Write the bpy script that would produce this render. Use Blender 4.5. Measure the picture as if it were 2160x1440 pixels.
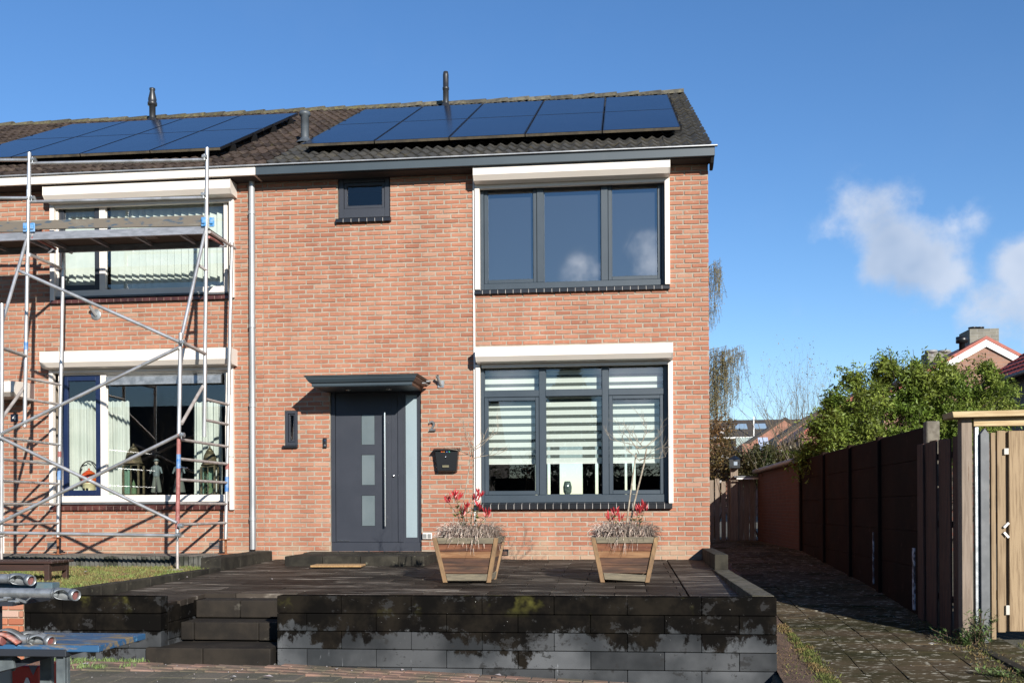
import bpy, bmesh, math, random
import numpy as np
from mathutils import Vector, Matrix

for _o in list(bpy.data.objects):
    bpy.data.objects.remove(_o)
SC = bpy.context.scene
COL = SC.collection

# ------------------------------------------------------------------ camera
F_ = 2120.0; TH = math.atan(230 / 2120.0); RL = 0.0052; CAM = Vector((0, -13.72, 0.70))
_R = Vector((math.cos(TH), math.sin(TH), 0)); _F = Vector((-math.sin(TH), math.cos(TH), 0)); _Z = Vector((0, 0, 1))
cr, sr = math.cos(RL), math.sin(RL)
camR = _R * cr - _Z * sr
camU = _R * sr + _Z * cr
cd = bpy.data.cameras.new('camera'); cam = bpy.data.objects.new('camera', cd); COL.objects.link(cam)
m = Matrix((camR, camU, -_F)).transposed().to_4x4(); m.translation = CAM
cam.matrix_world = m
cd.sensor_width = 36; cd.lens = F_ / 2160 * 36; cd.shift_y = (1072 - 720) / 2160
cd.clip_start = 0.1; cd.clip_end = 2000
SC.camera = cam
def ray(px, py):
    u = px - 1080; v = 1072 - py
    a = u * cr + v * sr; b = v * cr - u * sr
    return _R * a + _F * F_ + _Z * b
def aY(px, py, Y=0.0):
    d = ray(px, py); return CAM + d * ((Y - CAM.y) / d.y)
def aX(px, py, X):
    d = ray(px, py); return CAM + d * ((X - CAM.x) / d.x)
def aZ(px, py, Z):
    d = ray(px, py); return CAM + d * ((Z - CAM.z) / d.z)

# ------------------------------------------------------------------ light
SUN = Vector((0.55, -1.0, 0.445)).normalized()
sl = bpy.data.lights.new('sun', 'SUN'); sl.energy = 5.0; sl.angle = math.radians(0.53); sl.color = (1.0, 0.95, 0.87)
so = bpy.data.objects.new('sun', sl); COL.objects.link(so); so.rotation_euler = SUN.to_track_quat('Z', 'Y').to_euler()
so.location = (10, -30, 20)
SC.view_settings.view_transform = 'Standard'; SC.view_settings.look = 'None'
SC.view_settings.exposure = 0.90; SC.view_settings.gamma = 1.0
W = bpy.data.worlds.new('World'); SC.world = W; W.use_nodes = True
nt = W.node_tree; nt.nodes.clear()
def N(t, typ, **kw):
    n = t.nodes.new(typ)
    for k, v in kw.items(): setattr(n, k, v)
    return n
sky = N(nt, 'ShaderNodeTexSky', sky_type='NISHITA', sun_disc=False)
sky.sun_elevation = math.asin(SUN.z); sky.sun_rotation = math.atan2(SUN.x, SUN.y)
sky.altitude = 0; sky.air_density = 1.0; sky.dust_density = 0.0; sky.ozone_density = 3.0
bg = N(nt, 'ShaderNodeBackground'); bg.inputs[1].default_value = 0.081
gm = N(nt, 'ShaderNodeHueSaturation'); gm.inputs['Saturation'].default_value = 1.16
tint = N(nt, 'ShaderNodeMix', data_type='RGBA', blend_type='MULTIPLY'); tint.inputs[0].default_value = 1; tint.inputs[7].default_value = (.93, .94, 1.04, 1)
nt.links.new(sky.outputs[0], gm.inputs['Color']); nt.links.new(gm.outputs[0], tint.inputs[6]); nt.links.new(tint.outputs[2], bg.inputs[0])
bc = N(nt, 'ShaderNodeBackground'); bc.inputs[1].default_value = 1.0
tc = N(nt, 'ShaderNodeTexCoord')
def cdir(px, py, mirror=False):
    d = ray(px, py).normalized()
    if mirror: d.y = -d.y
    return d
CLOUDS = [(1835, 450, 95, 1.05), (1865, 420, 60, .9), (1895, 515, 105, 1.0), (1780, 480, 60, .75), (1725, 490, 42, .4), (1995, 500, 72, .85), (2045, 460, 48, .6), (1985, 580, 85, .7), (1920, 600, 70, .55),
          (2170, 570, 80, 1.1), (2120, 670, 105, .9), (2185, 650, 110, 1.0), (2050, 700, 75, .62), (1935, 665, 58, .62), (1960, 715, 55, .5), (1700, 655, 50, .25), (1600, 700, 40, .2)]
CLM = [(1245, 590, 80, .72), (1375, 555, 85, .72), (1362, 515, 45, .5), (1420, 640, 90, .8), (1100, 640, 60, .6), (1330, 780, 100, .7), (1060, 800, 90, .6)]
def blobs(L, mir):
    last = None
    for px, py, rad, wgt in L:
        d = cdir(px, py, mir)
        vm = N(nt, 'ShaderNodeVectorMath', operation='DISTANCE'); vm.inputs[1].default_value = d
        nt.links.new(tc.outputs['Generated'], vm.inputs[0])
        mr = N(nt, 'ShaderNodeMapRange', interpolation_type='SMOOTHSTEP')
        mr.inputs[1].default_value = rad * (1.3 if mir else 1.45) / F_; mr.inputs[2].default_value = 0.0
        mr.inputs[3].default_value = 0.0; mr.inputs[4].default_value = wgt
        nt.links.new(vm.outputs['Value'], mr.inputs[0])
        if last is None: last = mr.outputs[0]
        else:
            mx = N(nt, 'ShaderNodeMath', operation='SMOOTH_MAX'); mx.inputs[2].default_value = .2
            nt.links.new(last, mx.inputs[0]); nt.links.new(mr.outputs[0], mx.inputs[1]); last = mx.outputs[0]
    return last
lA = blobs(CLOUDS, False); lB = blobs(CLM, True)
mx = N(nt, 'ShaderNodeMath', operation='MAXIMUM'); nt.links.new(lA, mx.inputs[0]); nt.links.new(lB, mx.inputs[1]); last = mx.outputs[0]
mb_ = N(nt, 'ShaderNodeMapRange'); mb_.inputs[1].default_value = .12; mb_.inputs[2].default_value = .3; mb_.inputs[3].default_value = 1.0; mb_.inputs[4].default_value = 3.2   # clouds towards the sun are brighter
nt.links.new(lB, mb_.inputs[0]); nt.links.new(mb_.outputs[0], bc.inputs[1])
cn = N(nt, 'ShaderNodeTexNoise'); cn.inputs['Scale'].default_value = 12; cn.inputs['Detail'].default_value = 11; cn.inputs['Roughness'].default_value = .56
nt.links.new(tc.outputs['Generated'], cn.inputs['Vector'])
s1 = N(nt, 'ShaderNodeMath', operation='MULTIPLY_ADD'); s1.inputs[1].default_value = 3.3; s1.inputs[2].default_value = -1.66
nt.links.new(cn.outputs[0], s1.inputs[0])
s2 = N(nt, 'ShaderNodeMath', operation='ADD'); nt.links.new(s1.outputs[0], s2.inputs[0]); nt.links.new(last, s2.inputs[1])
gate = N(nt, 'ShaderNodeMapRange', interpolation_type='SMOOTHSTEP'); gate.inputs[1].default_value = .16; gate.inputs[2].default_value = .98
gate.inputs[3].default_value = 0; gate.inputs[4].default_value = .84
nt.links.new(s2.outputs[0], gate.inputs[0])
lg = N(nt, 'ShaderNodeMath', operation='GREATER_THAN'); lg.inputs[1].default_value = 0.03; nt.links.new(last, lg.inputs[0])
sm = N(nt, 'ShaderNodeMapRange', interpolation_type='SMOOTHSTEP'); sm.inputs[1].default_value = 0.10; sm.inputs[2].default_value = .42
nt.links.new(last, sm.inputs[0])
gm2 = N(nt, 'ShaderNodeMath', operation='MULTIPLY'); nt.links.new(gate.outputs[0], gm2.inputs[0]); nt.links.new(sm.outputs[0], gm2.inputs[1])
crr = N(nt, 'ShaderNodeValToRGB'); crr.color_ramp.elements[0].position = .35; crr.color_ramp.elements[0].color = (.17, .23, .33, 1)
crr.color_ramp.elements[1].position = .62; crr.color_ramp.elements[1].color = (.42, .45, .51, 1)
cn2 = N(nt, 'ShaderNodeTexNoise'); cn2.inputs['Scale'].default_value = 7; cn2.inputs['Detail'].default_value = 4
nt.links.new(tc.outputs['Generated'], cn2.inputs['Vector']); nt.links.new(cn2.outputs[0], crr.inputs[0]); nt.links.new(crr.outputs[0], bc.inputs[0])
mxs = N(nt, 'ShaderNodeMixShader'); wo = N(nt, 'ShaderNodeOutputWorld')
nt.links.new(gm2.outputs[0], mxs.inputs[0]); nt.links.new(bg.outputs[0], mxs.inputs[1]); nt.links.new(bc.outputs[0], mxs.inputs[2]); nt.links.new(mxs.outputs[0], wo.inputs[0])

# ------------------------------------------------------------------ helpers
rnd = random.Random(7); nr = np.random.default_rng(11)
class MB:
    def __init__(s): s.v = []; s.f = []; s.m = []; s.sm = []
    def add(s, vs, fs, mi=0, smooth=False):
        b = len(s.v); s.v += [tuple(p) for p in vs]
        for f in fs: s.f.append(tuple(b + i for i in f)); s.m.append(mi); s.sm.append(smooth)
    def box(s, x0, x1, y0, y1, z0, z1, mi=0, skip=()):
        v = [(x0, y0, z0), (x1, y0, z0), (x1, y1, z0), (x0, y1, z0), (x0, y0, z1), (x1, y0, z1), (x1, y1, z1), (x0, y1, z1)]
        F = {'b': (0, 3, 2, 1), 't': (4, 5, 6, 7), 'f': (0, 1, 5, 4), 'k': (2, 3, 7, 6), 'l': (3, 0, 4, 7), 'r': (1, 2, 6, 5)}
        s.add(v, [F[k] for k in F if k not in skip], mi)
    def obox(s, c, ax, ay, az, mi=0):
        c = Vector(c); ax = Vector(ax); ay = Vector(ay); az = Vector(az)
        v = [c + ax * i + ay * j + az * k for k in (-1, 1) for i, j in ((-1, -1), (1, -1), (1, 1), (-1, 1))]
        s.add(v, [(0, 3, 2, 1), (4, 5, 6, 7), (0, 1, 5, 4), (1, 2, 6, 5), (2, 3, 7, 6), (3, 0, 4, 7)], mi)
    def beam(s, p0, p1, w, h, mi=0, up=(0, 0, 1)):
        p0 = Vector(p0); p1 = Vector(p1); d = p1 - p0; up = Vector(up)
        if abs(d.normalized().dot(up)) > .99: up = Vector((0, 1, 0))
        sx = d.cross(up).normalized(); sz = sx.cross(d).normalized()
        s.obox((p0 + p1) / 2, sx * w / 2, d / 2, sz * h / 2, mi)
    def prismX(s, prof, x0, x1, mi=0):   # prof (y,z) closed, extruded along X
        n = len(prof); v = [(x0, y, z) for y, z in prof] + [(x1, y, z) for y, z in prof]
        fs = [(i, (i + 1) % n, n + (i + 1) % n, n + i) for i in range(n)] + [tuple(range(n - 1, -1, -1)), tuple(range(n, 2 * n))]
        s.add(v, fs, mi)
    def prismY(s, prof, y0, y1, mi=0):   # prof (x,z)
        n = len(prof); v = [(x, y0, z) for x, z in prof] + [(x, y1, z) for x, z in prof]
        fs = [(i, (i + 1) % n, n + (i + 1) % n, n + i) for i in range(n)] + [tuple(range(n - 1, -1, -1)), tuple(range(n, 2 * n))]
        s.add(v, fs, mi)
    def tube(s, p0, p1, r0, r1=None, n=10, mi=0, cap=True):
        r1 = r0 if r1 is None else r1
        p0 = Vector(p0); p1 = Vector(p1); d = (p1 - p0).normalized()
        a = d.cross(Vector((0, 0, 1)) if abs(d.z) < .95 else Vector((1, 0, 0))).normalized(); b = d.cross(a)
        v = [p + (a * math.cos(2 * math.pi * i / n) + b * math.sin(2 * math.pi * i / n)) * r for p, r in ((p0, r0), (p1, r1)) for i in range(n)]
        s.add(v, [(i, (i + 1) % n, n + (i + 1) % n, n + i) for i in range(n)], mi, True)
        if cap: s.add(v[:n], [tuple(range(n - 1, -1, -1))], mi); s.add(v[n:], [tuple(range(n))], mi)
    def path(s, pts, rs, n=6, mi=0):
        for i in range(len(pts) - 1): s.tube(pts[i], pts[i + 1], rs[i], rs[i + 1], n, mi, cap=(i in (0, len(pts) - 2)))
    def lathe(s, prof, c, n=20, mi=0, axis='z'):   # prof (r, h)
        c = Vector(c); k = len(prof); v = []
        for r, h in prof:
            for i in range(n):
                a = 2 * math.pi * i / n
                v.append(c + (Vector((r * math.cos(a), r * math.sin(a), h)) if axis == 'z' else Vector((r * math.cos(a), h, r * math.sin(a)))))
        s.add(v, [(j * n + i, j * n + (i + 1) % n, (j + 1) * n + (i + 1) % n, (j + 1) * n + i) for j in range(k - 1) for i in range(n)], mi, True)
    def build(s, name, mats, parent=None, bev=0, seg=1, smooth=False):
        me = bpy.data.meshes.new(name)
        off = wloc(parent) if parent else Vector((0, 0, 0))
        vs = [(p[0] - off.x, p[1] - off.y, p[2] - off.z) for p in s.v]
        me.from_pydata(vs, [], s.f)
        if not isinstance(mats, (list, tuple)): mats = [mats]
        for mm in mats: me.materials.append(mm)
        me.polygons.foreach_set('material_index', s.m)
        me.polygons.foreach_set('use_smooth', [bool(x or smooth) for x in s.sm])
        me.update()
        o = bpy.data.objects.new(name, me); COL.objects.link(o)
        if parent: o.parent = parent
        if bev:
            b = o.modifiers.new('bevel', 'BEVEL'); b.width = bev; b.segments = seg; b.limit_method = 'ANGLE'; b.angle_limit = math.radians(50)
        return o
def wloc(o):
    l = Vector(o.location)
    while o.parent: o = o.parent; l = l + Vector(o.location)
    return l
def tag(o, label=None, cat=None, group=None, kind=None):
    if label: o['label'] = label
    if cat: o['category'] = cat
    if group: o['group'] = group
    if kind: o['kind'] = kind
    return o
def thing(name, label, cat, loc, group=None):
    o = bpy.data.objects.new(name, None); COL.objects.link(o); o.location = loc; o.empty_display_size = .1
    return tag(o, label, cat, group)
def copy_tree(o, parent=None):
    c = o.copy(); COL.objects.link(c)
    if parent: c.parent = parent
    for ch in list(o.children): copy_tree(ch, c)
    return c
def fastmesh(name, V, Fq, mat, parent=None):   # numpy V (n,3), quads (m,4)
    off = np.array(wloc(parent)) if parent else np.zeros(3)
    me = bpy.data.meshes.new(name); V = np.asarray(V, dtype=np.float32) - off
    k = Fq.shape[1]; nf = len(Fq)
    me.vertices.add(len(V)); me.vertices.foreach_set('co', V.astype(np.float32).ravel())
    me.loops.add(nf * k); me.loops.foreach_set('vertex_index', Fq.astype(np.int32).ravel())
    me.polygons.add(nf); me.polygons.foreach_set('loop_start', np.arange(0, nf * k, k, dtype=np.int32))
    me.update(calc_edges=True)
    me.materials.append(mat)
    o = bpy.data.objects.new(name, me); COL.objects.link(o)
    if parent: o.parent = parent
    return o

# ------------------------------------------------------------------ materials
ALB = .63
def M(name, col, col2=None, scale=4, rough=.6, metal=0, bump=0, bscale=60, island=0, spec=.5, stretch=(1, 1, 1), ramp=(.35, .65),
      col3=None, s3=2, r3=(.55, .7), trans=0, coat=0, hue=0, bdist=.003, islcols=None):
    mt = bpy.data.materials.new(name); mt.use_nodes = True; t = mt.node_tree; p = t.nodes['Principled BSDF']
    geo = N(t, 'ShaderNodeNewGeometry'); mp = N(t, 'ShaderNodeMapping'); mp.inputs['Scale'].default_value = stretch
    t.links.new(geo.outputs['Position'], mp.inputs[0])
    def noise(sc, det=6, r=.6):
        n = N(t, 'ShaderNodeTexNoise'); n.inputs['Scale'].default_value = sc; n.inputs['Detail'].default_value = det; n.inputs['Roughness'].default_value = r
        t.links.new(mp.outputs[0], n.inputs['Vector']); return n.outputs[0]
    def mix(a, b, fac):
        x = N(t, 'ShaderNodeMix', data_type='RGBA')
        for i, s_ in ((6, a), (7, b)):
            if isinstance(s_, tuple): x.inputs[i].default_value = (*s_, 1)
            else: t.links.new(s_, x.inputs[i])
        t.links.new(fac, x.inputs[0]); return x.outputs[2]
    def rmp(src, a, b):
        r_ = N(t, 'ShaderNodeMapRange', interpolation_type='SMOOTHSTEP'); r_.inputs[1].default_value = a; r_.inputs[2].default_value = b
        t.links.new(src, r_.inputs[0]); return r_.outputs[0]
    kf = .84 if metal >= .3 else ALB
    dk = lambda q: tuple(v * kf for v in q) if q is not None else None
    col, col2, col3 = dk(col), dk(col2), dk(col3); islcols = [dk(q) for q in islcols] if islcols else None
    c = tuple(col)
    if islcols:
        rp = N(t, 'ShaderNodeValToRGB'); els = rp.color_ramp.elements; rp.color_ramp.interpolation = 'LINEAR'
        while len(els) < len(islcols): els.new(.5)
        for i, cc in enumerate(islcols): els[i].position = i / (len(islcols) - 1); els[i].color = (*cc, 1)
        t.links.new(geo.outputs['Random Per Island'], rp.inputs[0]); c = rp.outputs[0]
    if col2 is not None: c = mix(c, tuple(col2), rmp(noise(scale), *ramp))
    if col3 is not None: c = mix(c, tuple(col3), rmp(noise(s3, 8, .65), *r3))
    if island:
        h = N(t, 'ShaderNodeHueSaturation'); mr = N(t, 'ShaderNodeMapRange'); mr.inputs[3].default_value = 1 - island; mr.inputs[4].default_value = 1 + island
        t.links.new(geo.outputs['Random Per Island'], mr.inputs[0]); t.links.new(mr.outputs[0], h.inputs['Value'])
        if isinstance(c, tuple): h.inputs['Color'].default_value = (*c, 1)
        else: t.links.new(c, h.inputs['Color'])
        c = h.outputs[0]
    if isinstance(c, tuple): p.inputs['Base Color'].default_value = (*c, 1)
    else: t.links.new(c, p.inputs['Base Color'])
    p.inputs['Roughness'].default_value = rough; p.inputs['Metallic'].default_value = metal; p.inputs['Specular IOR Level'].default_value = spec
    p.inputs['Coat Weight'].default_value = coat; p.inputs['Coat Roughness'].default_value = .1
    if bump:
        b = N(t, 'ShaderNodeBump'); b.inputs['Strength'].default_value = bump; b.inputs['Distance'].default_value = bdist
        t.links.new(noise(bscale, 5), b.inputs['Height']); t.links.new(b.outputs[0], p.inputs['Normal'])
    if trans:
        tr = N(t, 'ShaderNodeBsdfTranslucent'); ms = N(t, 'ShaderNodeMixShader'); ms.inputs[0].default_value = trans
        if isinstance(c, tuple): tr.inputs[0].default_value = (*c, 1)
        else: t.links.new(c, tr.inputs[0])
        t.links.new(p.outputs[0], ms.inputs[1]); t.links.new(tr.outputs[0], ms.inputs[2]); t.links.new(ms.outputs[0], t.nodes['Material Output'].inputs[0])
    return mt
def glassmat(name, refl=1.0, tint=(.86, .9, .9)):
    mt = bpy.data.materials.new(name); mt.use_nodes = True; t = mt.node_tree; t.nodes.clear()
    tr = N(t, 'ShaderNodeBsdfTransparent'); tr.inputs[0].default_value = (*tint, 1)
    gl = N(t, 'ShaderNodeBsdfGlossy'); gl.inputs['Roughness'].default_value = 0.0; gl.inputs[0].default_value = (1, 1, 1, 1)
    lw = N(t, 'ShaderNodeLayerWeight'); lw.inputs[0].default_value = .5
    pw = N(t, 'ShaderNodeMath', operation='POWER'); pw.inputs[1].default_value = 4.0; t.links.new(lw.outputs['Facing'], pw.inputs[0])
    fr = N(t, 'ShaderNodeMapRange'); fr.inputs[3].default_value = .02 + .11 * refl; fr.inputs[4].default_value = 1; t.links.new(pw.outputs[0], fr.inputs[0])
    mx = N(t, 'ShaderNodeMixShader'); o = N(t, 'ShaderNodeOutputMaterial')
    t.links.new(fr.outputs[0], mx.inputs[0]); t.links.new(tr.outputs[0], mx.inputs[1]); t.links.new(gl.outputs[0], mx.inputs[2]); t.links.new(mx.outputs[0], o.inputs[0])
    return mt
def sheer(name, col, op):
    mt = M(name, col, rough=.9); t = mt.node_tree; tr = N(t, 'ShaderNodeBsdfTransparent'); ms = N(t, 'ShaderNodeMixShader'); ms.inputs[0].default_value = op
    t.links.new(tr.outputs[0], ms.inputs[1]); t.links.new(t.nodes['Principled BSDF'].outputs[0], ms.inputs[2]); t.links.new(ms.outputs[0], t.nodes['Material Output'].inputs[0]); return mt
def brickmat(name, cols, mortar, bw=.21, bh=.065, axis='x', noise_c=None):
    mt = bpy.data.materials.new(name); mt.use_nodes = True; t = mt.node_tree; p = t.nodes['Principled BSDF']
    geo = N(t, 'ShaderNodeNewGeometry'); sp = N(t, 'ShaderNodeSeparateXYZ'); cb = N(t, 'ShaderNodeCombineXYZ')
    t.links.new(geo.outputs['Position'], sp.inputs[0]); t.links.new(sp.outputs[0 if axis == 'x' else 1], cb.inputs[0]); t.links.new(sp.outputs[2], cb.inputs[1])
    br = N(t, 'ShaderNodeTexBrick'); br.inputs['Scale'].default_value = 1; br.inputs['Brick Width'].default_value = bw; br.inputs['Row Height'].default_value = bh
    br.inputs['Mortar Size'].default_value = .006; sc3 = lambda q: (*[v * .68 for v in q], 1)
    br.inputs['Color1'].default_value = sc3(cols[0]); br.inputs['Color2'].default_value = sc3(cols[1]); br.inputs['Mortar'].default_value = sc3(mortar)
    t.links.new(cb.outputs[0], br.inputs['Vector'])
    ns = N(t, 'ShaderNodeTexNoise'); ns.inputs['Scale'].default_value = 3; ns.inputs['Detail'].default_value = 8; t.links.new(geo.outputs['Position'], ns.inputs[0])
    h = N(t, 'ShaderNodeHueSaturation'); mr = N(t, 'ShaderNodeMapRange'); mr.inputs[3].default_value = .6; mr.inputs[4].default_value = 1.4
    t.links.new(ns.outputs[0], mr.inputs[0]); t.links.new(mr.outputs[0], h.inputs['Value']); t.links.new(br.outputs['Color'], h.inputs['Color']); t.links.new(h.outputs[0], p.inputs['Base Color'])
    p.inputs['Roughness'].default_value = .85
    b = N(t, 'ShaderNodeBump'); b.inputs['Strength'].default_value = .6; b.inputs['Distance'].default_value = .006; b.invert = True
    t.links.new(br.outputs['Fac'], b.inputs['Height']); t.links.new(b.outputs[0], p.inputs['Normal'])
    return mt

BR = M('brick', (.6, .25, .14), col2=(.37, .137, .078), scale=1.1, ramp=(.52, .76), rough=.9, bump=.9, bscale=130, bdist=.004,
       islcols=[(.35, .132, .076), (.41, .160, .092), (.44, .182, .106), (.46, .202, .122), (.43, .176, .102), (.47, .220, .136), (.40, .156, .089), (.49, .265, .175)],
       col3=(.50, .36, .26), s3=14, r3=(.56, .74))
MORT = M('mortar', (.345, .285, .22), col2=(.43, .365, .29), scale=9, rough=.95, bump=.6, bscale=180)
WHT = M('cream_plastic', (.95, .87, .78), col2=(.90, .82, .73), scale=1.5, rough=.38, bump=.06, bscale=300)
WHT2 = M('white_plastic', (.95, .92, .87), col2=(.88, .85, .8), scale=2, rough=.35)
ANT = M('anthracite_frame', (.030, .048, .066), col2=(.038, .057, .076), scale=3, rough=.42, bump=.1, bscale=500)
ANTG = M('anthracite_gutter', (.036, .056, .072), col2=(.046, .068, .084), scale=1.2, rough=.5, col3=(.075, .09, .10), s3=3, r3=(.6, .85))
DOOR = M('door_anthracite', (.022, .027, .040), col2=(.028, .033, .047), scale=3, rough=.5, bump=.15, bscale=700)
ZINC = M('zinc', (.42, .43, .43), col2=(.28, .29, .30), scale=4, rough=.45, metal=.5, stretch=(1, 1, .3))
ALU = M('scaffold_aluminium', (.66, .66, .66), col2=(.46, .455, .44), scale=6, rough=.42, metal=.75, bump=.2, bscale=120, stretch=(1, 1, .4), col3=(.36, .33, .30), s3=11, r3=(.6, .75))
ALU2 = M('dirty_aluminium', (.34, .30, .275), col2=(.46, .43, .41), scale=9, rough=.55, metal=.3, bump=.3, bscale=160)
GAL = M('galvanised', (.40, .42, .43), col2=(.24, .26, .27), scale=14, rough=.42, metal=.7, bump=.2, bscale=90)
REDP = M('worn_red_paint', (.30, .085, .075), col2=(.42, .17, .15), scale=12, rough=.6, col3=(.5, .5, .48), s3=25, r3=(.62, .7))
BLUT = M('blue_tape', (.04, .19, .50), col2=(.25, .38, .6), scale=20, rough=.4)
RUST = M('rust', (.20, .06, .02), col2=(.35, .13, .05), scale=25, rough=.9, bump=.5)
GLS = glassmat('window_glass', 1.6)
GLS3 = glassmat('small_window_glass', .35)
GLS2 = glassmat('window_glass_clear', .7, (.9, .95, .93))
FROST = M('frosted_glass', (.27, .34, .37), col2=(.34, .42, .45), scale=1.0, rough=.28, spec=.6, stretch=(1, 1, .4))
FROST2 = M('frosted_door_glass', (.13, .165, .175), col2=(.165, .20, .21), scale=2, rough=.3, spec=.6)
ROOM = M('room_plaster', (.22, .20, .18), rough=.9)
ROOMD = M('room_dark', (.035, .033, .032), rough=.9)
BLK = M('black_satin', (.012, .013, .015), rough=.35)
PIPE = M('pipe_black', (.02, .021, .024), col2=(.04, .042, .045), scale=5, rough=.4)
PIPEG = M('pipe_grey', (.10, .12, .14), col2=(.06, .07, .08), scale=5, rough=.5)
TILE_R = M('roof_tile_dark', (.050, .048, .040), rough=.85, bump=.9, bscale=90, bdist=.006, islcols=[(.022, .022, .021), (.045, .043, .038), (.030, .030, .029), (.060, .054, .043), (.034, .033, .030)],
           col2=(.10, .085, .048), scale=7, ramp=(.52, .75), col3=(.17, .16, .13), s3=16, r3=(.66, .76))
TILE_L = M('roof_tile_brown', (.09, .06, .045), rough=.9, spec=.2, bump=.9, bscale=90, bdist=.006, islcols=[(.028, .020, .017), (.068, .048, .038), (.042, .031, .026), (.088, .062, .048), (.05, .036, .030)],
           col2=(.15, .115, .085), scale=8, ramp=(.52, .76), col3=(.085, .08, .035), s3=11, r3=(.6, .72))
MOSSY = M('mossy_ridge', (.075, .065, .04), col2=(.13, .115, .065), scale=14, rough=.95, bump=1, bscale=50, bdist=.02, col3=(.16, .14, .05), s3=7, r3=(.52, .65), island=.3)
PVG = M('solar_glass', (.010, .015, .036), col2=(.013, .019, .042), scale=2, rough=.16, spec=.28)
PVF = M('solar_frame', (.012, .012, .013), rough=.35)
PVB = M('panel_lower_rim', (.12, .095, .06), col2=(.06, .05, .035), scale=8, rough=.6)
SILLB = M('glazed_sill_dark', (.014, .014, .016), rough=.28, island=.4)
SILLR = M('glazed_sill_brown', (.10, .035, .028), col2=(.06, .02, .018), scale=12, rough=.3, island=.4)
JOINT = M('sill_joint', (.55, .52, .48), rough=.9)
STEEL = M('brushed_steel', (.72, .72, .70), rough=.25, metal=1)
CORKM = M('coir_mat', (.36, .21, .09), col2=(.46, .29, .13), scale=40, rough=1, bump=1, bscale=250)
BLUD = M('navy_frame', (.010, .020, .065), col2=(.014, .027, .08), scale=2, rough=.3)
def salt(mt):
    t = mt.node_tree; p = t.nodes['Principled BSDF']; src = p.inputs['Base Color'].links[0].from_socket
    geo = N(t, 'ShaderNodeNewGeometry'); sp = N(t, 'ShaderNodeSeparateXYZ'); t.links.new(geo.outputs['Position'], sp.inputs[0])
    n = N(t, 'ShaderNodeTexNoise'); n.inputs['Scale'].default_value = 2.5; n.inputs['Detail'].default_value = 8; t.links.new(geo.outputs['Position'], n.inputs['Vector'])
    a = N(t, 'ShaderNodeMath', operation='MULTIPLY_ADD'); a.inputs[1].default_value = .9; a.inputs[2].default_value = -.38; t.links.new(n.outputs[0], a.inputs[0])
    b = N(t, 'ShaderNodeMath', operation='SUBTRACT'); t.links.new(a.outputs[0], b.inputs[0]); t.links.new(sp.outputs[2], b.inputs[1])
    r = N(t, 'ShaderNodeMapRange', interpolation_type='SMOOTHSTEP'); r.inputs[1].default_value = -.14; r.inputs[2].default_value = .06; r.inputs[4].default_value = .5; t.links.new(b.outputs[0], r.inputs[0])
    mp = N(t, 'ShaderNodeMapping'); mp.inputs['Scale'].default_value = (1.6, 1, .16); t.links.new(geo.outputs['Position'], mp.inputs[0])
    n2 = N(t, 'ShaderNodeTexNoise'); n2.inputs['Scale'].default_value = 1.5; n2.inputs['Detail'].default_value = 7; n2.inputs['Roughness'].default_value = .6; t.links.new(mp.outputs[0], n2.inputs['Vector'])
    mv = N(t, 'ShaderNodeMapRange'); mv.inputs[1].default_value = .3; mv.inputs[2].default_value = .7; mv.inputs[3].default_value = .86; mv.inputs[4].default_value = 1.12; t.links.new(n2.outputs[0], mv.inputs[0])
    hs = N(t, 'ShaderNodeHueSaturation'); t.links.new(src, hs.inputs['Color']); t.links.new(mv.outputs[0], hs.inputs['Value']); src = hs.outputs[0]
    x = N(t, 'ShaderNodeMix', data_type='RGBA'); x.inputs[7].default_value = (.30, .235, .16, 1); t.links.new(src, x.inputs[6]); t.links.new(r.outputs[0], x.inputs[0]); t.links.new(x.outputs[2], p.inputs['Base Color'])
salt(BR); salt(MORT)
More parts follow.
